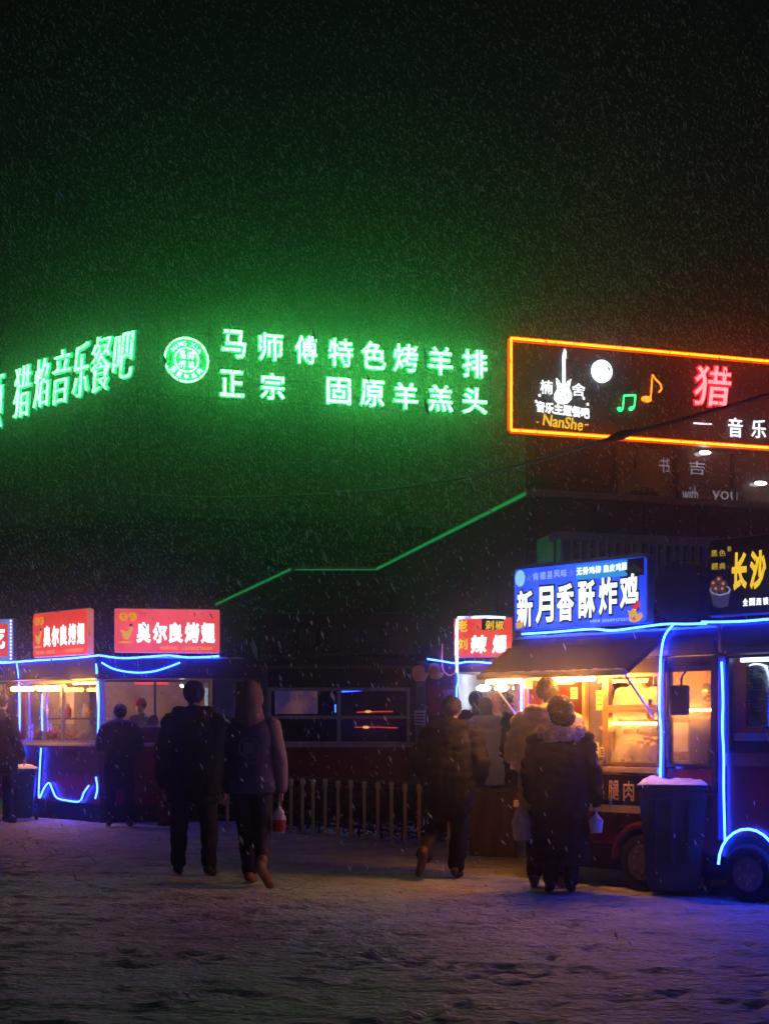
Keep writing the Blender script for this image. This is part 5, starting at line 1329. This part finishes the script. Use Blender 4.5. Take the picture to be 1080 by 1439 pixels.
for i in range(12):
    xx = hx0+(hx1-hx0)*(i+.5)/12; K.mb(FF2).tube([(xx,.28,0),(xx+.03,.27,.25),(xx-.02,.29,.5)], [.018,.012,.006], 6).build('stem', mat('bark', (.06,.04,.03), .9), hd_)
FP = Face(662, 16.9, 724, 16.6)
pl_ = root('planter', 'brown wooden planter box with dead twigs between the fence and the truck', 'planter', FP.M)
K = Kit(pl_); Lp = FP.x(724)
M_WOOD = mat('weathered_brown_wood', (.10,.06,.045), .85, var=.4, scale=8, streak=(1,1,.15), bump=.3)
nb = 6
for i in range(nb):
    K.box('board', M_WOOD, FP, i*Lp/nb+.003, (i+1)*Lp/nb-.003, random.uniform(-.006,.004), .03, .02, .70+random.uniform(-.015,.01))
for i in range(5): K.box('board', M_WOOD, FP, -.03, -.001, .02+i*.09, .02+i*.09+.084, .02, .70)
K.box('rim', M_WOOD, FP, -.05, Lp+.04, -.03, .05, .712, .745); K.box('soil', M_BLACK, FP, .0, Lp, .04, .46, .5, .66)
q = K.mb(FP)
for i in range(40):
    x_ = random.uniform(.02, Lp-.02); y_ = random.uniform(.05,.4); a_ = random.uniform(-.25,.25)
    q.tube([(x_,y_,.64),(x_+a_*.5,y_,.72),(x_+a_,y_+random.uniform(-.1,.1),.76+random.random()*.06)], [.008,.006,.003], 5)
q.build('twigs', mat('dry_twigs', (.10,.09,.04), .8), pl_)
# ------------------------------------------------------------------ falling snow
N = 210000
c = np.stack([rng.uniform(-13,13,N), 3.5+48*rng.random(N)**.8, rng.uniform(.05,22,N)], -1)
N2 = 90000    # thicker squalls further off, round the roofs
c2 = np.stack([rng.uniform(-17,9,N2), rng.uniform(24,47,N2), rng.triangular(4,11,20,N2)], -1)
c = np.concatenate([c, c2])
keep = (np.abs(c[:,0]) < .27*c[:,1]+.6) & (c[:,2] < 1.42+.50*c[:,1]+.8)
dens = vnoise(c[:,0]+c[:,2]*.4, c[:,2]*.5+c[:,1]*.3, 1.6, 77)+.5
keep &= (c[:,1] > 5) & (rng.random(len(c)) < .25+1.1*dens) & ((c[:,1] > 9) | (rng.random(len(c)) < .5)) & ((c[:,2] < 12+8*rng.random(len(c))))
c = c[keep]; n = len(c)
sz = rng.uniform(.0030,.0078,n)*(.8+c[:,1]/42)*np.where(rng.random(n) < .03, 1.6, 1)
ax = rng.normal(size=(n,3))*.22+np.array([-.38,0,1.]); ax /= np.linalg.norm(ax, axis=1)[:,None]
b1 = np.cross(ax, rng.normal(size=(n,3))); b1 /= np.linalg.norm(b1, axis=1)[:,None]; b2 = np.cross(ax, b1)
el = rng.uniform(1.5, 5.0, n)
s3 = sz[:,None]
V = np.stack([c+ax*s3*el[:,None], c+b1*s3*.8, c+b2*s3, c-b1*s3, c-b2*s3*.7, c-ax*s3*el[:,None]], 1).reshape(-1,3)
tri = np.array([(0,1,2),(0,2,3),(0,3,4),(0,4,1),(5,2,1),(5,3,2),(5,4,3),(5,1,4)])
T = (np.arange(n)[:,None,None]*6+tri[None]).reshape(-1,3)
me = bpy.data.meshes.new('falling_snow'); me.vertices.add(len(V)); me.vertices.foreach_set('co', V.ravel())
me.loops.add(len(T)*3); me.loops.foreach_set('vertex_index', T.ravel().astype(np.int32))
me.polygons.add(len(T)); me.polygons.foreach_set('loop_start', np.arange(0, len(T)*3, 3, dtype=np.int32)); me.polygons.foreach_set('loop_total', np.full(len(T), 3, dtype=np.int32))
me.update(); me.validate()
m, nt, b = _nt('snowflake'); NN = nt.nodes
b.inputs['Base Color'].default_value = (.85,.87,.9,1); b.inputs['Roughness'].default_value = .5
tl = NN.new('ShaderNodeBsdfTranslucent'); tl.inputs[0].default_value = (.9,.9,.92,1)
mx = NN.new('ShaderNodeMixShader'); mx.inputs[0].default_value = .8
nt.links.new(b.outputs[0], mx.inputs[1]); nt.links.new(tl.outputs[0], mx.inputs[2]); nt.links.new(mx.outputs[0], NN['Material Output'].inputs['Surface'])
tag(link_mesh('falling_snow', me, m), 'snowflakes falling through the whole night scene', 'snow', kind='stuff')

# ------------------------------------------------------------------ haze
hz = MB().box(-61, 61, -9, 91, -1.1, 26).build('haze', None)
m = bpy.data.materials.new('snowy_air'); m.use_nodes = True; nt = m.node_tree; nt.nodes.clear()
out = nt.nodes.new('ShaderNodeOutputMaterial'); pv = nt.nodes.new('ShaderNodeVolumePrincipled')
pv.inputs['Color'].default_value = (.9,.92,.92,1); pv.inputs['Density'].default_value = .0052; pv.inputs['Anisotropy'].default_value = .965
nt.links.new(pv.outputs[0], out.inputs['Volume']); hz.data.materials.append(m)
tag(hz, 'pale snowy air filling the whole scene', 'haze', kind='stuff')
